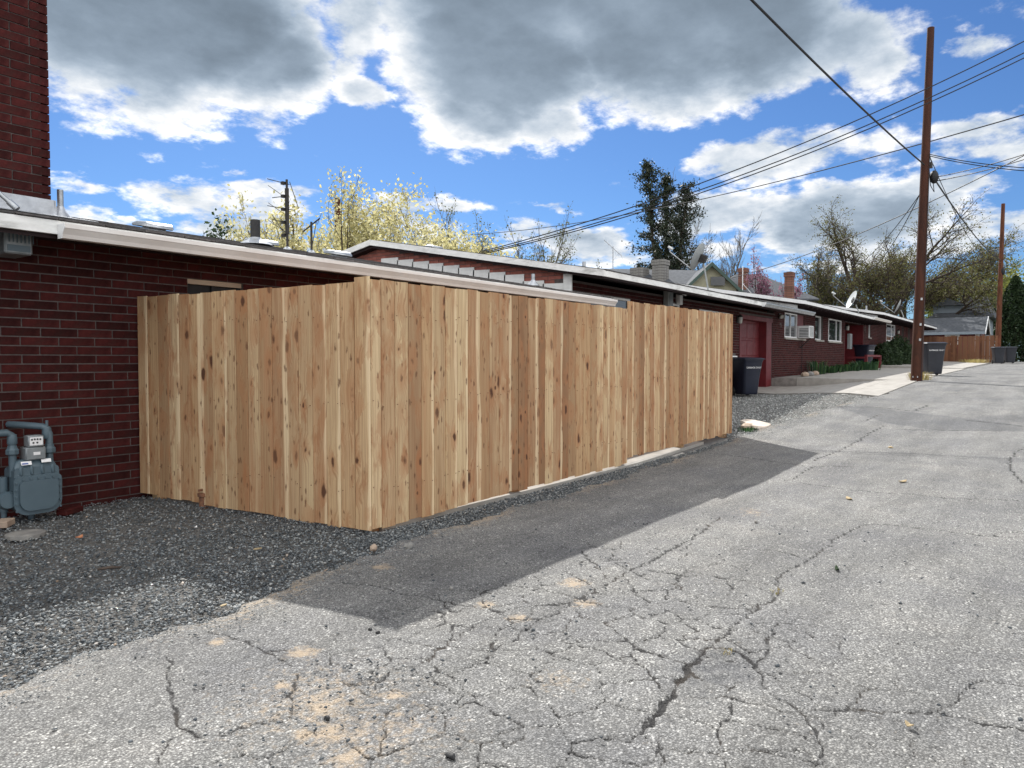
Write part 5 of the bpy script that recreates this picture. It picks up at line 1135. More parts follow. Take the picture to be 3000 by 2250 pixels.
# ------------------------------------------------------------------ trees and plants
def leaves_mesh(C, size, rng, tone, flat=0.0, aspect=.6):
    n = len(C); a = rng.normal(0, 1, (n, 3)); a /= np.linalg.norm(a, axis=1)[:, None]
    b = rng.normal(0, 1, (n, 3)); b -= (b*a).sum(1)[:, None]*a; b /= np.linalg.norm(b, axis=1)[:, None]
    s = size*(0.6 + 0.8*rng.random(n)); a = a*s[:, None]*.5; b = b*s[:, None]*.5*aspect
    V = np.stack([C-a, C-b, C+a, C+b], 1).reshape(-1, 3); Fc = np.arange(4*n).reshape(n, 4)
    return V, Fc, tone
class Tree:
    def __init__(s, seed): s.r = random.Random(seed); s.b = []; s.tips = []
    def grow(s, p, d, L, r, lev, P):
        n = 5 if lev < 2 else 4; pts = [p.copy()]; rad = [r]; dd = d.normalized()
        for k in range(n):
            j = Vector((s.r.gauss(0, 1), s.r.gauss(0, 1), s.r.gauss(0, 1)))*P['wander']
            dd = (dd + j + Vector((0, 0, P['up'][min(lev, len(P['up'])-1)]))).normalized()
            p = p + dd*(L/n); pts.append(p.copy()); rad.append(max(r*(1 - (1-P.get('taper', .45))*(k+1)/n), .004))
        s.b.append((pts, rad, lev))
        if lev >= P['levels']:
            for q in pts[1:]: s.tips.append(q)
            return
        nb = P['nb'][min(lev, len(P['nb'])-1)]
        for k in range(nb):
            t = P['start'][min(lev, len(P['start'])-1)] + (1-P['start'][min(lev, len(P['start'])-1)])*(k + s.r.random()*.8)/nb
            i = min(int(t*n), n-1); q = pts[i].lerp(pts[i+1], t*n - i)
            ax = Vector((s.r.gauss(0, 1), s.r.gauss(0, 1), s.r.gauss(0, 1))); dirn = (pts[i+1]-pts[i]).normalized(); ax = (ax - dirn*ax.dot(dirn)).normalized()
            an = math.radians(s.r.uniform(*P['ang'])); nd = dirn*math.cos(an) + ax*math.sin(an)
            s.grow(q, nd, L*P['len'][min(lev, len(P['len'])-1)]*s.r.uniform(.7, 1.15)*(1.15-.5*t), rad[i]*P.get('rk', .55), lev+1, P)
        if P.get('lead', True): s.grow(pts[-1], dd, L*.55, rad[-1], lev+1, P)
def make_tree(name, label, base, P, leaf, bark='bark', nleaf=6000, lsize=.14, spread=.25, seed=1, stems=1, cat='tree', lean=.0, crown_name='crown', fit=None, group=None, tonef=None):
    base = Vector(base); T = Tree(seed); rng = np.random.default_rng(seed)
    for k in range(stems):
        a = 6.283*k/stems + seed; off = Vector((math.cos(a), math.sin(a), 0))*(.15*(stems > 1)); d = Vector((math.cos(a)*P.get('splay', .3)*(stems > 1) + lean, math.sin(a)*P.get('splay', .3)*(stems > 1), 1))
        T.grow(base + off - Vector((0, 0, .3)), d, P['L']*T.r.uniform(.85, 1.1), P['R'], 0, P)
    if fit:                                        # scale to the wanted height and width about the base
        A = np.array([tuple(q) for b in T.b for q in b[0]]); top = np.percentile(A[:, 2], 98.7) - base.z; wd = max(np.percentile(A[:, k], 97.5) - np.percentile(A[:, k], 2.5) for k in (0, 1)); kz = fit[0]/top; kx = fit[1]/wd
        fx_ = lambda q: Vector((base.x + (q.x-base.x)*kx, base.y + (q.y-base.y)*kx, base.z + (q.z-base.z)*kz))
        T.b = [([fx_(q) for q in pts], rad, lev) for pts, rad, lev in T.b]; T.tips = [fx_(q) for q in T.tips]
    t = thing(name, label, cat, tuple(base), group)
    Vs, Fs = [], []; k = 0
    for pts, rad, lev in T.b:
        n = 7 if lev == 0 else (5 if lev == 1 else 3); m = MB().tube(pts, [max(x, P.get('rmin', .006)) for x in rad], n, cap=False)
        Vs += m.v; Fs += [tuple(i+k for i in f) for f in m.f]; k = len(Vs)
    me = np_mesh('trunk', np.array(Vs) - np.array(base), np.array(Fs), smooth=True); mesh_obj('trunk', me, MATS[bark], t, Matrix.Translation(base))
    if nleaf:
        tips = np.array([tuple(q) for q in T.tips]); C = tips[rng.integers(0, len(tips), nleaf)] + rng.normal(0, spread, (nleaf, 3))*np.array([1, 1, .8])
        C = C[C[:, 2] > base.z + .25]
        clump = np.sin(C[:, 0]*1.9+seed)*np.sin(C[:, 1]*2.3)*np.sin(C[:, 2]*2.1)
        tone = np.clip(.5 + .22*clump + rng.normal(0, .22, len(C)), 0, 1)
        V, Fc, tn = leaves_mesh(C - np.array(base), lsize, rng, tone); mesh_obj(crown_name, np_mesh(crown_name, V, Fc, tn), MATS[leaf], t, Matrix.Translation(base))
    return t
def spot(px, D, y=None):
    p = atD(px, 1055, D); return (float(p[0]), float(p[1]), float(g(p[0], p[1])) - .002*max(0, float(p[1])-20) - .04)
DEC = dict(levels=4, nb=(5, 4, 4, 3), start=(.35, .3, .25, .2), len=(.62, .62, .6, .6), ang=(25, 55), wander=.10, up=(.03, .06, .05, .0), L=3.2, R=.16, rk=.55)
# pale leafing tree behind the near roof: several upright stems
P = dict(DEC, L=2.6, R=.11, ang=(26, 62), up=(.02, .03, .04, .05), nb=(6, 5, 4, 3), splay=.8, lead=False)
b = spot(1110, 31); make_tree('leafing_tree', 'pale yellow spring tree, the widest crown behind the near roof', b, P, 'leaf_pale', 'bark', 38000, .14, .30, seed=3, stems=8, fit=(6.9, 8.6))
b = spot(885, 30); make_tree('leafing_tree', 'pale yellow spring tree behind the tall folded antenna', b, P, 'leaf_pale', 'bark', 12000, .14, .24, seed=9, stems=6, fit=(7.6, 5.2))
b = spot(1320, 33); make_tree('leafing_tree', 'low pale yellow spring tree behind the gable ridge', b, P, 'leaf_pale', 'bark', 16000, .15, .26, seed=19, stems=7, fit=(5.9, 6.4))
b = spot(705, 60); make_tree('round_tree', 'small dark evergreen top peeping over the near roof', b, dict(DEC), 'leaf_dark', 'bark', 6000, .3, .45, seed=5, fit=(10.6, 4.0))
# feathery upright trees
UPR = dict(DEC, splay=.35, ang=(14, 32), up=(.06, .14, .16, .12), nb=(8, 6, 4, 2), start=(.22, .2, .2, .2), L=5.0, R=.15, len=(.5, .55, .6, .6))
for px, D_, h_, w_, sd, lb in ((1340, 47, 8.2, 4.4, 2, 'feathery upright tree just right of the pale crowns'), (1455, 46, 8.8, 5.8, 12, 'tallest feathery upright tree behind the gabled house'), (1570, 48, 7.8, 5.0, 22, 'lower feathery tree where the cables meet the gable'), (1660, 55, 6.6, 4.6, 32, 'low twiggy tree behind the white gable rake')):
    make_tree('upright_tree', lb, spot(px, D_), UPR, 'leaf_olive', 'bark_grey', 9000, .13, .17, seed=sd, stems=4, fit=(h_, w_))
# tall conifer with broken crown
def conifer(label, base, H, W, seed, n, lsize=.24, leaders=2):
    rng = np.random.default_rng(seed); rq = random.Random(seed); t = thing('conifer', label, 'tree', base); B = Vector(base); tr = MB(); cl = []
    tops = []
    for k in range(leaders):
        off = Vector(RT)*((k-(leaders-1)/2)*W*.26) + Vector((rq.uniform(-.3, .3), rq.uniform(-.3, .3), 0)); h_ = H*(1-.06*k*rq.random()-.03*k)
        pts = [B + off*(u**.8)*1.0 + Vector((rq.gauss(0, .08), rq.gauss(0, .08), h_*u - (.3 if u == 0 else 0))) for u in np.linspace(0, 1, 9)]
        tr.tube(pts, [.30*(1-.93*i/8)+.012 for i in range(9)], 7)
        nb = int(60*H/15)
        for j in range(nb):
            u = .10 + .89*(j + rq.random())/nb; i = min(int(u*8), 7); p = pts[i].lerp(pts[i+1], u*8-i)
            Lb = W*.5*(.35 + .75*rq.random())*min(1.0, (1.04-u)*2.0 + .10)*(.75+.45*math.sin(u*13+seed+k*2)**2)
            a = rq.random()*6.283; d = Vector((math.cos(a), math.sin(a), rq.uniform(-.15, .45))).normalized(); q = p.copy(); bp = [q.copy()]
            for m in range(4): d = (d + Vector((rq.gauss(0, .12), rq.gauss(0, .12), .09))).normalized(); q = q + d*Lb/4; bp.append(q.copy())
            tr.tube(bp, [.05, .04, .03, .02, .008], 4, cap=False)
            for m in range(1, 5):
                for _ in range(3): cl.append((bp[m-1].lerp(bp[m], rq.random()), .10+.16*rq.random()+.03*Lb))
    P_ = np.array([tuple(c[0]) for c in cl]); sg = np.array([c[1] for c in cl]); ix = rng.integers(0, len(P_), n)
    C = P_[ix] + rng.normal(0, 1, (n, 3))*sg[ix][:, None]*np.array([1, 1, .8])
    tone = np.clip(.42 + .3*np.sin(ix*2.3) + rng.normal(0, .2, n), 0, 1)
    tr.build('trunk', MATS['bark'], t, smooth=True, recalc=False); V, Fc, tn = leaves_mesh(C - np.array(base), lsize, rng, tone, aspect=.4); mesh_obj('crown', np_mesh('crown', V, Fc, tn), MATS['leaf_conifer'], t, Matrix.Translation(B))
conifer('tall dark ragged conifer behind the grey roofed house', spot(1950, 60), 16.6, 5.8, 6, 24000, .24, 3)
BARE = dict(DEC, levels=5, nb=(5, 4, 4, 3, 2), start=(.35, .3, .25, .2, .2), len=(.62, .62, .6, .55, .5), ang=(16, 38), up=(.04, .08, .08, .06), L=4.5, R=.20, wander=.08, rmin=.011)
make_tree('bare_tree', 'bare grey tree just right of the dark conifer', spot(2030, 63), BARE, 'leaf_olive', 'bark_grey', 500, .12, .1, seed=8, fit=(14.4, 5.2))
make_tree('bare_tree', 'small bare grey tree behind the large satellite dish', spot(2105, 72), BARE, 'leaf_olive', 'bark_grey', 0, seed=18, fit=(13.0, 4.0))
make_tree('redbud_tree', 'pink blossoming tree beside the far brick chimney', spot(2268, 52), dict(DEC, up=(.02, .05, .05, .02)), 'leaf_pink', 'bark', 5200, .14, .14, seed=4, stems=2, fit=(7.3, 3.4))
# the big spreading tree and its neighbours
BIG = dict(DEC, levels=5, nb=(6, 5, 5, 4, 2), ang=(22, 52), up=(.02, .05, .04, .0, -.02), L=5.5, R=.45, rmin=.012, wander=.10, len=(.66, .66, .6, .55, .5))
make_tree('spreading_tree', 'big spreading half bare tree behind the far brick house', spot(2540, 66), BIG, 'leaf_bronze', 'bark', 17000, .14, .30, seed=14, stems=2, fit=(12.4, 12.5))
make_tree('spreading_tree', 'bronze leaved spreading tree behind the big utility pole', spot(2700, 69), BIG, 'leaf_bronze', 'bark', 24000, .16, .40, seed=24, stems=2, fit=(10.6, 11.5))
make_tree('spreading_tree', 'low twiggy tree behind the far brick chimney', spot(2400, 68), dict(BIG), 'leaf_bronze', 'bark_grey', 9000, .15, .32, seed=34, stems=2, fit=(9.6, 6.4))
make_tree('leafing_tree', 'olive green tree left of the grey hipped roof', spot(2800, 86), DEC, 'leaf_green', 'bark', 9000, .30, .42, seed=44, stems=2, fit=(10.4, 8.0))
make_tree('leafing_tree', 'bright yellow green tree behind the clipped hedge', spot(2985, 84), DEC, 'leaf_green', 'bark', 14000, .32, .5, seed=54, stems=2, fit=(12.2, 9.0))
make_tree('leafing_tree', 'yellow green tree behind the distant utility pole', spot(2890, 96), DEC, 'leaf_green', 'bark', 9000, .34, .5, seed=64, stems=2, fit=(11.8, 7.0))
make_tree('leafing_tree', 'dense green tree closing the far end of the alley', (92.0, 0.5, 1.1), DEC, 'leaf_dark', 'bark', 16000, .36, .6, seed=74, stems=2, fit=(8.0, 9.0))

def shrub(name, label, base, rx, ry, h_, leaf, n, lsize, seed, cat, columnar=False, stem=True):
    rng = np.random.default_rng(seed); t = thing(name, label, cat, base); b = np.array(base)
    u = rng.random(n); th = rng.random(n)*6.283
    if columnar:
        z = u**.85; prof = np.clip(np.sin(np.pi*np.clip(.18+z*.82, 0, 1))**.55, .05, 1)*(1.0-.35*z)
        lump = 1 + .16*np.sin(th*5+z*9) + .10*np.sin(th*9-z*21)
        rr_ = prof*lump*(.72+.32*rng.random(n)); C = np.stack([rx*rr_*np.cos(th), ry*rr_*np.sin(th), z*h_], 1)
    else:
        ph = np.arccos(1-1.25*u); lump = 1 + .12*np.sin(th*4+seed) + .08*np.sin(th*9+ph*6); rr_ = lump*(.78+.26*rng.random(n))
        C = np.stack([rx*rr_*np.sin(ph)*np.cos(th), ry*rr_*np.sin(ph)*np.sin(th), h_*np.clip(np.cos(ph)*.8+.2, .02, 1)*lump], 1)
    tone = np.clip(.45 + .2*np.sin(C[:, 0]*9)*np.sin(C[:, 2]*11) + rng.normal(0, .2, n), 0, 1)
    V, Fc, tn = leaves_mesh(C, lsize, rng, tone, aspect=.45); mesh_obj('foliage', np_mesh('foliage', V, Fc, tn), MATS[leaf], t, Matrix.Translation(Vector(base)))
    if stem:
        m = MB(); 
        for k in range(5): a = 6.283*k/5; m.tube([(base[0], base[1], base[2]-.1), (base[0]+rx*.3*math.cos(a), base[1]+ry*.3*math.sin(a), base[2]+h_*.4), (base[0]+rx*.5*math.cos(a), base[1]+ry*.5*math.sin(a), base[2]+h_*.7)], [.05, .035, .015], 5)
        m.build('stem', MATS['bark'], t)
    return t
shrub('clipped_hedge', 'tall dark columnar evergreen next to the distant utility pole', (66.5, 2.25, float(ga(66.5))-.05), 1.25, 1.25, 6.4, 'leaf_dark', 9000, .24, 5, 'shrub', True)
shrub('clipped_hedge', 'tall dark columnar evergreen at the bright tree', (65.5, 0.2, float(ga(65.5))-.05), 1.2, 1.2, 6.2, 'leaf_dark', 9000, .24, 6, 'shrub', True)
shrub('flowering_bush', 'bush covered in white flowers near the end of the alley', (61.0, -0.6, float(ga(61))-.05), .9, .9, 2.2, 'leaf_white', 1700, .10, 7, 'shrub')
for (x, y, rx, h_, lb, sd) in ((42.3, 6.9, 1.35, 1.05, 'dark rounded evergreen shrub beneath the narrow far window', 1), (44.6, 6.7, 1.15, 1.35, 'taller rounded evergreen shrub under the far house window', 2), (47.4, 6.6, 1.4, .95, 'low rounded evergreen shrub before the far red doors', 3)):
    shrub('round_shrub', lb, (x, y, float(ga(x))+.12), rx, .62, h_, 'leaf_dark', 5200, .11, sd, 'shrub')
def blades(name, label, base, n, h_, rad, leaf, seed, cat, wd=.03, kind=None):
    rng = np.random.default_rng(seed); b = np.array(base); Vs, Fs, T = [], [], []
    for i in range(n):
        a = rng.random()*6.283; r = rad*math.sqrt(rng.random()); p = np.array([r*math.cos(a), r*math.sin(a), 0]); o_ = np.array([math.cos(a), math.sin(a), 0])*rng.uniform(.15, .75); hh_ = h_*rng.uniform(.55, 1.1); s = np.array([-math.sin(a), math.cos(a), 0])*wd*rng.uniform(.6, 1.2)*.5
        k = len(Vs); Vs += [p-s, p+s, p+o_*hh_*.35+s*.9+[0, 0, hh_*.7], p+o_*hh_*.35-s*.9+[0, 0, hh_*.7], p+o_*hh_*.8+[0, 0, hh_*.85]]; Fs += [(k, k+1, k+2, k+3)]; T.append(rng.random())
        Fs.append((k+3, k+2, k+4, k+4)); T.append(T[-1])
    quads = np.array([f for f in Fs if f[2] != f[3]]); tris = np.array([f[:3] for f in Fs if f[2] == f[3]])
    o = mesh_obj(name, np_mesh(name, np.array(Vs), [quads, tris], T[0::2] + T[1::2]), MATS[leaf], None, Matrix.Translation(Vector(base))); return tag(o, label, cat, kind=kind)
blades('leafy_plant', 'upright strappy green plant under the air conditioner', (29.3, 7.15, float(ga(29.3))), 70, .62, .35, 'leaf_plant', 1, 'plant', .04)
blades('leafy_plant', 'low leafy clump right of the strappy plant', (31.2, 7.05, float(ga(31.2))), 110, .34, .45, 'leaf_plant', 2, 'plant', .07)
blades('leafy_plant', 'wide leafy clump along the wall below the wide window', (33.6, 7.0, float(ga(33.6))), 120, .36, .6, 'leaf_plant', 3, 'plant', .07)
blades('leafy_plant', 'bushy leafy clump in front of the red railing', (35.4, 6.62, float(ga(35.4))), 150, .50, .6, 'leaf_plant', 4, 'plant', .08)
blades('dry_grass', 'dry straw grass at the foot of the big utility pole', (PBX+.75, PBY+.0, float(ga(PBX+.75))-.01), 220, .30, .36, 'dry_grass', 5, 'grass', .012, 'stuff')
blades('dry_grass', 'thin dry grass along the old brown fence', (57.5, 4.2, float(ga(57.5))), 260, .35, .9, 'dry_grass', 6, 'grass', .03, 'stuff')
cp = ground_pt(2278, 1738); blades('weed_tuft', 'small weed growing in the widest asphalt crack', (float(cp[0]), float(cp[1]), float(g(cp[0], cp[1]))-.015), 26, .045, .035, 'dry_grass', 7, 'weed', .005)
cp = ground_pt(2132, 1906); blades('weed_tuft', 'small dry weed at the edge of the pothole', (float(cp[0]), float(cp[1]), float(g(cp[0], cp[1]))-.02), 22, .04, .03, 'dry_grass', 8, 'weed', .004)
cp = ground_pt(2190, 1262); blades('weed_tuft', 'green weeds beside the flat broken slab', (float(cp[0]), float(cp[1]), float(g(cp[0], cp[1]))-.01), 60, .10, .16, 'leaf_plant', 9, 'weed', .012)

# ------------------------------------------------------------------ houses behind
def pt(px, py, D_): return Vector(map(float, atD(px, py, D_)))
def chimney_thing(name, label, px, py_top, D_, w_, hgt, m, cap=True):
    c = pt(px, py_top, D_); t = thing(name, label, 'chimney', (c.x, c.y, c.z-hgt)); ry_ = Matrix.Rotation(TH, 3, 'Z')
    nrow = int(hgt/.16); s = MB(); rq = random.Random(int(px))
    s.box((c.x, c.y, c.z-hgt/2), (w_-.03, w_-.03, hgt)); 
    s.build('shaft', MATS['mortar'], t)
    for k in range(nrow):
        b = MB(); b.cur = rq.random(); e = .0 if k < nrow-2 or not cap else .10; b.box((c.x, c.y, c.z-hgt+(k+.5)*hgt/nrow), (w_+e, w_+e, hgt/nrow-.025)); o = b.build('brick_course', MATS[m], t)
    MB().bb(c.x-w_*.3, c.x+w_*.3, c.y-w_*.3, c.y+w_*.3, c.z-.02, c.z+.04).build('flue', MATS['black_pipe'], t)
    return t
def hip_roof(t, c, a, b, z0, zr, ridge, m, rot, name='roof', th=.12):
    R = Matrix.Rotation(rot, 3, 'Z'); q = lambda x, y, z: R @ Vector((x, y, 0)) + Vector((c[0], c[1], z))
    vs = [q(-a, -b, z0), q(a, -b, z0), q(a, b, z0), q(-a, b, z0), q(-ridge, 0, zr), q(ridge, 0, zr)]
    vs += [v - Vector((0, 0, th)) for v in vs[:4]]
    o = MB().add(vs, [(0, 1, 5, 4), (1, 2, 5), (2, 3, 4, 5), (3, 0, 4), (0, 6, 7, 1), (1, 7, 8, 2), (2, 8, 9, 3), (3, 9, 6, 0), (9, 8, 7, 6)]).build(name, MATS[m], t); return o
def gable(t, c, a, b, z0, zr, m, rot, wallm, over=.35, th=.14, trim='white_paint', z_base=None):
    """gable roof, ridge along local x, half length a, half depth b"""
    R = Matrix.Rotation(rot, 3, 'Z'); q = lambda x, y, z: R @ Vector((x, y, 0)) + Vector((c[0], c[1], z)); s = (zr-z0)/b; b2 = b + over; zz = z0 - s*over
    ro = MB().prism([q(-a-over, -b2, zz), q(-a-over, 0, zr), q(-a-over, b2, zz), q(-a-over, b2, zz-th), q(-a-over, 0, zr-th), q(-a-over, -b2, zz-th)], R @ Vector((2*a+2*over, 0, 0))).build('roof', MATS[m], t)
    MB().prism([q(-a, -b, z0-.01 if z_base is None else z_base), q(-a, -b, z0-th), q(-a, 0, zr-th-.03), q(-a, b, z0-th), q(-a, b, z0-.01 if z_base is None else z_base)], R @ Vector((2*a, 0, 0))).build('wall', MATS[wallm], t)
    for e in (-1, 1):
        x = e*(a+over); k = MB()
        for s_ in (-1, 1): k.prism([q(x-.03, s_*b2*1.01, zz-.0), q(x-.03, 0, zr+.0), q(x-.03, 0, zr-.24), q(x-.03, s_*b2*1.01, zz-.22)], R @ Vector((.07, 0, 0)))
        k.build('rake_board', MATS[trim], ro)
    return ro
# cream gabled house behind house 2
c = pt(1960, 800, 46); GH = thing('gabled_house', 'grey roofed house with a cream gable behind the large satellite dish', 'house', (c.x, c.y, .6))
zr = pt(1960, 782, 46).z; z0 = zr - 1.6; hd_ = TH - math.pi/2 + math.radians(8)
gable(GH, (c.x, c.y+2.0), 4.2, 3.6, z0, zr, 'shingle_blue', hd_, 'grey_siding', z_base=.6)
c2 = pt(2078, 800, 44.5); gable(GH, (c2.x, c2.y+.4), 2.4, 1.45, c2.z-1.05, pt(2078, 783, 44.5).z, 'shingle_blue', hd_ + math.radians(78), 'cream_siding', .35, .12, 'green_trim', z_base=.6)
c3 = pt(2082, 836, 43.0)
rh = Matrix.Rotation(hd_ + math.radians(78) + math.pi/2, 3, 'Z'); [MB().box(c2 + rh @ Vector((0, e_*2.46, -.75)), (.8, .1, .5), rh).build('window', MATS['clear_dark'], GH) for e_ in (-1, 1)]
chimney_thing('chimney_stack', 'squat grey brick chimney on the grey roofed house', 1935, 762, 45.5, .78, 1.7, 'stone_grey'); chimney_thing('chimney_stack', 'low wide chimney stub left of the squat chimney', 1874, 786, 46.2, .9, 1.0, 'stone_grey', False)
# hipped house
c = pt(2190, 810, 60); HH = thing('hipped_house', 'dark hipped roof house between the dish and the pink tree', 'house', (c.x, c.y, .8)); zr = pt(2160, 803, 60).z
hip_roof(HH, (c.x, c.y), 4.4, 3.6, zr-2.3, zr, .9, 'shingle_blue', TH - math.pi/2); R = Matrix.Rotation(TH - math.pi/2, 3, 'Z'); MB().box((c.x, c.y, (.6+zr-2.3)/2), (7.6, 6.0, zr-2.3-.75), R).build('wall', MATS['grey_siding'], HH)
for s in (-2.5, 0, 2.5): MB().box(Vector((c.x, c.y, zr-4.0)) + R @ Vector((s*.8, -3.02, 0)), (1.0, .08, 1.3), R).build('window', MATS['clear_dark'], HH)
chimney_thing('chimney_stack', 'brown brick chimney on the dark hipped roof', 2178, 786, 58, .62, 2.2, 'brick_old'); chimney_thing('chimney_stack', 'tall slim brick chimney rising above the white rake', 2313, 798, 50, .52, 6.2, 'brick_old')
pm = pt(2176, 780, 47); t = thing('vent_pipe', 'thin white pole with stay in front of the brown brick chimney', 'pole', (pm.x, pm.y, pm.z-2.2)); MB().cyl((pm.x, pm.y, pm.z-3.0), pm, .03, 8).build('mast', MATS['white_paint'], t); MB().cyl(Vector((pm.x, pm.y, pm.z-1.1)), Vector((pm.x, pm.y, pm.z-2.1)) + Vector(RT)*.9, .02, 6).build('stay', MATS['white_paint'], t)
# red garage and blue grey house behind the old fence
xg = 68.0
def onXv(px, py, X_): return Vector(map(float, onX(px, py, X_)))
e0 = onXv(2890, 927, xg); e1_ = onXv(2700, 927, xg); lo = onXv(2800, 973, 66.0)
BG = thing('garage', 'low red garage with dark grey shingle roof behind the old fence', 'garage', (xg, e0.y+3, 1.1))
yR = onXv(2892, 950, 67).y; yL = onXv(2640, 950, 67).y; zr = e0.z; zl = lo.z
ro = MB().prism([(65.6, yR, zl), (68.2, yR, zr), (70.8, yR, zl), (70.8, yR, zl-.14), (68.2, yR, zr-.14), (65.6, yR, zl-.14)], (0, yL-yR, 0)).build('roof', MATS['shingle_blue'], BG)
MB().bb(66.0, 70.4, yR+.35, yL-.3, 1.0, zl-.0).build('wall', MATS['red_paint'], BG)
MB().prism([(66.0, yR+.3, zl-.05), (68.2, yR+.3, zr-.2), (70.4, yR+.3, zl-.05)], (0, .06, 0)).build('gable_panel', MATS['white_paint'], BG)
MB().bb(65.57, 65.62, yR, yL, zl-.2, zl-.0).build('fascia', MATS['grey_siding'], BG)
for k, s in enumerate((-1, 1)): MB().prism([(68.2+s*2.65, yR-.03, zl-.02), (68.2, yR-.03, zr+.02), (68.2, yR-.03, zr-.2), (68.2+s*2.65, yR-.03, zl-.22)], (0, .06, 0)).build('rake_board', MATS['white_paint'], BG)
wa = onXv(2768, 981, 65.9); wb = onXv(2811, 990, 65.9); fo = MB().bb(65.9, 65.99, wb.y, wa.y, wb.z-.5, wa.z).build('window', MATS['white_paint'], BG); MB().bb(65.86, 65.895, wb.y+.12, wa.y-.12, wb.z-.4, wa.z-.12).build('pane', MATS['clear_dark'], fo)
ra = onXv(2857, 975, 65.9); MB().bb(65.9, 65.98, yR+.4, ra.y, 1.2, ra.z).build('door_panel', MATS['white_paint'], BG)
x4 = 78.0; pk = onXv(2880, 868, x4+4); ev = onXv(2880, 925, x4)
BH_ = thing('hipped_house', 'blue grey two storey house with hipped roof behind the red garage', 'house', (x4+4, pk.y, 1.2))
yl = onXv(2720, 925, x4).y; yr = onXv(2912, 925, x4).y
vs = [(x4, yl, ev.z), (x4, yr, ev.z), (x4+9, yr, ev.z), (x4+9, yl, ev.z), (x4+4.5, pk.y+1.3, pk.z), (x4+4.5, pk.y-.3, pk.z)]
rf_o = MB().add(vs + [(v[0], v[1], v[2]-.15) for v in vs[:4]], [(1, 0, 4, 5), (2, 1, 5), (3, 2, 5, 4), (0, 3, 4), (0, 1, 7, 6), (1, 2, 8, 7), (2, 3, 9, 8), (3, 0, 6, 9), (6, 7, 8, 9)]).build('roof', MATS['shingle_blue'], BH_)
MB().bb(x4+.5, x4+8.5, yr+.5, yl-.5, 1.1, ev.z-.151).build('wall', MATS['grey_siding'], BH_)
dm = onXv(2735, 890, x4+1.2); dmr = onXv(2822, 888, x4+1.2); MB().bb(x4+.9, x4+4.4, dmr.y, dm.y, ev.z-.2, dm.z-.25).build('dormer', MATS['grey_siding'], BH_); MB().prism([(x4+.5, dmr.y-.25, dm.z-.248), (x4+.5, dm.y+.25, dm.z-.248), (x4+.5, (dm.y+dmr.y)/2, dm.z+.45)], (4.2, 0, 0)).build('dormer_roof', MATS['shingle_blue'], BH_)
vv = onXv(2870, 872, x4+3.2); MB().box((x4+3.4, vv.y, vv.z), (.5, .6, .35)).build('roof_vent', MATS['white_paint'], BH_)
for k in (0, 1): MB().bb(x4+.42, x4+.495, yr+1.0+k*2.2, yr+2.0+k*2.2, ev.z-2.2, ev.z-.9).build('window', MATS['white_paint'], BH_)
# old brown fence across the far yard
OF = thing('plank_fence', 'weathered brown plank fence beside the distant utility pole', 'fence', (59.2, 5, float(ga(59.2))))
y = 2.95; rq = random.Random(9); pm_ = None
while y < 7.9:
    w_ = rq.uniform(.13, .155); h_ = rq.uniform(1.80, 1.86)
    if pm_ is None:
        pm_ = bpy.data.meshes.new('picket'); bx_ = MB().box((0, 0, .5), (.02, .138, 1.0)); pm_.from_pydata(bx_.v, [], bx_.f); pm_.materials.append(MATS['old_fence_wood'])
    mesh_obj('picket', pm_, None, OF, Matrix.Translation((59.2+rq.uniform(-.01, .01), y+w_/2, float(ga(59.2))+.03)) @ Matrix.Rotation(rq.uniform(-.012, .012), 4, 'X') @ Matrix.Diagonal((1, w_/.142, h_, 1))); y += w_ + .004
for z_ in (.4, 1.5): MB().bb(59.24, 59.28, 2.95, 7.9, float(ga(59.2))+z_, float(ga(59.2))+z_+.09).build('rail', MATS['old_fence_wood'], OF)
for yy_ in (3.0, 5.4, 7.8): MB().bb(59.29, 59.39, yy_-.05, yy_+.05, 0.7, float(ga(59.2))+1.85).build('post', MATS['old_fence_wood'], OF)

# ------------------------------------------------------------------ small things on the ground
def rock(name, label, px, py, size, m, seed, flat=.6, cat='stone', lift=0.0):
    p = ground_pt(px, py); rng = random.Random(seed); mb = MB().sphere((0, 0, 0), 1, 9, 6)
    vs = []
    for v in mb.v:
        k = 1 + .22*math.sin(v[0]*3.1+seed)*math.cos(v[1]*2.7+seed) + .12*math.sin(v[2]*5+v[0]*4); vs.append((v[0]*size[0]*k, v[1]*size[1]*k, v[2]*size[2]*k))
    a = rng.random()*6.28; z = float(g(p[0], p[1])); mb.v = [(p[0]+x*math.cos(a)-y*math.sin(a), p[1]+x*math.sin(a)+y*math.cos(a), z + zz + size[2]*.55 + lift) for x, y, zz in vs]
    o = mb.build(name, MATS[m], None, smooth=True); return tag(o, label, cat)
rock('stone', 'rounded brownish stone on the gravel by the fence corner', 1094, 1610, (.032, .026, .024), 'stone_tan', 1); rock('stone', 'grey rounded stone on the asphalt edge by the fence corner', 1200, 1605, (.034, .028, .026), 'stone_grey', 2)
rock('stone', 'small dark stone lying in the fence shadow on the asphalt', 1322, 1726, (.012, .012, .011), 'stone_grey', 3); rock('stone', 'black pebble on the asphalt beyond the tan stain', 2215, 1531, (.016, .013, .012), 'stone_grey', 4); rock('stone', 'dark lump in the thin crack beside the fence shadow', 1085, 1847, (.014, .010, .009), 'rubber', 5); rock('stone', 'dark lump next to another in the thin crack', 1107, 1857, (.012, .010, .010), 'rubber', 6)
rock('stone', 'black tar lump on the asphalt between two tan stains', 958, 2108, (.013, .010, .009), 'rubber', 7); rock('stone', 'flat dark chip lying near the bottom tan stain', 1320, 2218, (.022, .012, .009), 'rubber', 8)
rock('stone', 'pale stone beside the navy cart at the garage', 2148, 1147, (.22, .16, .13), 'stone_tan', 9)
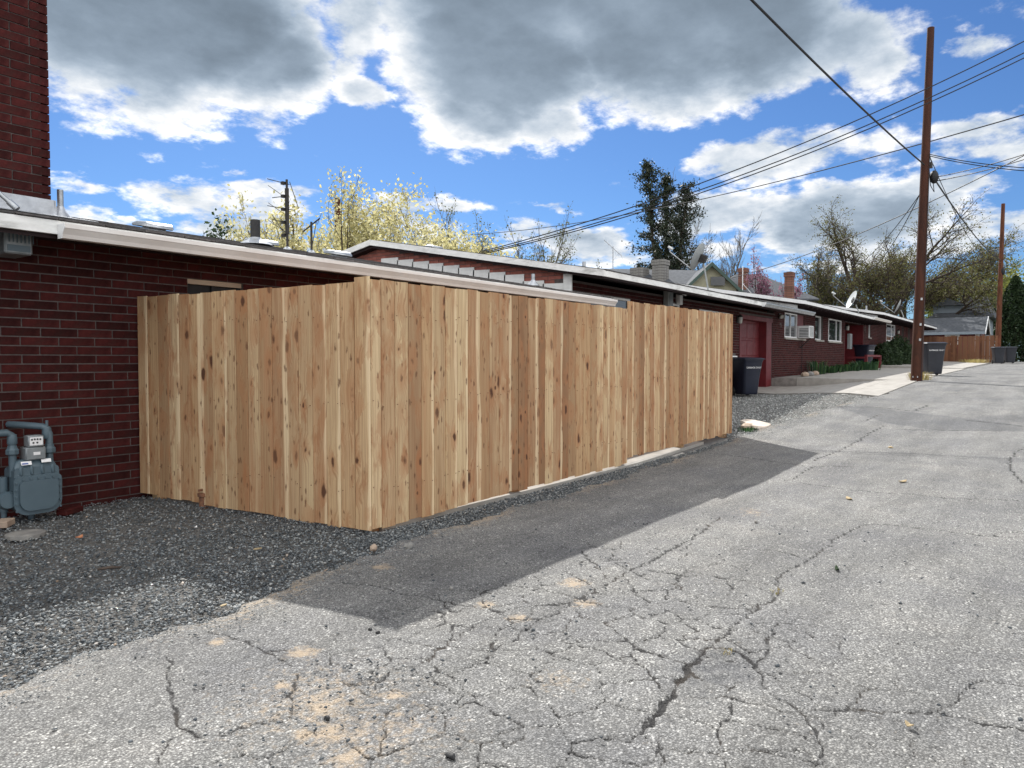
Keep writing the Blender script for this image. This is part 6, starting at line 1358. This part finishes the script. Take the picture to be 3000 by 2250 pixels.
for k, (x, lb) in enumerate(((27.0, 'tan rock in the bed nearest the garage'), (27.7, 'brown rock between two rocks in the planting bed'), (28.4, 'pale rock left of the strappy plant'))):
    mb = MB().sphere((x, 7.0, float(ga(x))+.05), .18, 8, 5, (1.3, .8, .6)); tag(mb.build('rock', MATS['stone_tan' if k != 1 else 'stone_grey'], None), lb, 'rock')
# broken flat slab at the end of the fence
p = ground_pt(2215, 1250); z = float(g(p[0], p[1])); rq = random.Random(3); pol = []
for k in range(9): a = 6.283*k/9; pol.append((p[0] + .36*math.cos(a)*rq.uniform(.8, 1.15), p[1] + .24*math.sin(a)*rq.uniform(.8, 1.15), z + .02 + .05*math.sin(a)))
mb = MB(); mb.prism(pol, (.01, 0, .05)); tag(mb.build('broken_slab', MATS['slab_pale'], None, bevel=.008), 'flat pale broken concrete slab at the end of the cedar fence', 'slab')
p = ground_pt(2190, 1256); mb = MB().sphere((p[0], p[1], z+.03), .16, 8, 5, (1.2, .7, .35)); tag(mb.build('rock', MATS['stone_tan'], None), 'brown rock propping up the pale broken slab', 'rock')
# brick fragment and round concrete cover near the meter
p = ground_pt(205, 1500); tag(MB().box((p[0], p[1], float(g(p[0], p[1]))+.012), (.20, .10, .05), Matrix.Rotation(.5, 3, 'Z')).build('brick_fragment', MATS['brick_red'], None, bevel=.006), 'broken red brick lying right of the gas meter', 'brick')
p = ground_pt(75, 1565); tag(MB().lathe((p[0], p[1], float(g(p[0], p[1]))-.02), [(.13, 0), (.13, .03), (.10, .036)], 16).build('concrete_cover', MATS['stone_grey'], None), 'dusty round concrete cover in front of the gas meter', 'cover')
p = ground_pt(12, 1540); tag(MB().box((p[0], p[1], float(g(p[0], p[1]))+.02), (.16, .10, .05), Matrix.Rotation(.9, 3, 'Z')).build('wood_scrap', MATS['stone_tan'], None, bevel=.005), 'scrap of pale wood left of the gas meter foot', 'scrap')
def flat(name, label, px, py, a, b, m, rot, cat, th=.006, curl=.012):
    p = ground_pt(px, py); z = float(g(p[0], p[1])); R = Matrix.Rotation(rot, 3, 'Z'); n = 7; mb = MB()
    out = [(-1, 0), (-.45, -.7), (.2, -.85), (.75, -.45), (1, .05), (.6, .55), (0, .8), (-.6, .5)]
    top = [R @ Vector((x*a, y*b, curl*(abs(x)**2))) + Vector((p[0], p[1], z+.006+th)) for x, y in out]
    mb.prism(top, (0, 0, -th)); tag(mb.build(name, MATS[m], None), label, cat)
flat('fallen_leaf', 'tan fallen leaf on the far asphalt past the fence end', 2609, 1313, .07, .04, 'dead_leaf', .2, 'leaf'); flat('fallen_leaf', 'tan curled leaf in the middle of the alley', 2644, 1413, .07, .03, 'dead_leaf', -.4, 'leaf'); flat('fallen_leaf', 'pale flattened leaf near the dark worn patch', 2487, 1464, .06, .03, 'dead_leaf', .5, 'leaf')
flat('fallen_leaf', 'dark folded leaf lying alone on the asphalt', 2452, 1673, .045, .015, 'leaf_dark', .35, 'leaf', .004, .02); flat('fallen_leaf', 'brown curled leaf near the long lower crack', 2664, 2132, .018, .014, 'dead_leaf', 1.0, 'leaf', .003, .012); flat('fallen_leaf', 'orange leaf on the shaded gravel near the meter', 232, 1578, .035, .025, 'chip_orange', .5, 'leaf')
flat('wood_chip', 'pale orange wood chip on the gravel before the fence', 755, 1611, .030, .016, 'dead_leaf', -.3, 'wood chip', .006, 0); flat('wood_chip', 'small tan chip at the sunlit gravel edge', 655, 1778, .022, .010, 'dead_leaf', .1, 'wood chip', .006, 0); flat('wood_chip', 'white paper scrap on the shaded gravel', 573, 1548, .022, .010, 'sticker_white', .6, 'scrap', .003, .01)
p = ground_pt(322, 1670); tag(MB().tube([(p[0]-.06, p[1]+.03, float(g(p[0], p[1]))+.012), (p[0], p[1], float(g(p[0], p[1]))+.016), (p[0]+.055, p[1]-.035, float(g(p[0], p[1]))+.012)], [.007, .010, .006], 6).build('stick', MATS['bark'], None), 'short dark stick on the shaded gravel', 'stick')
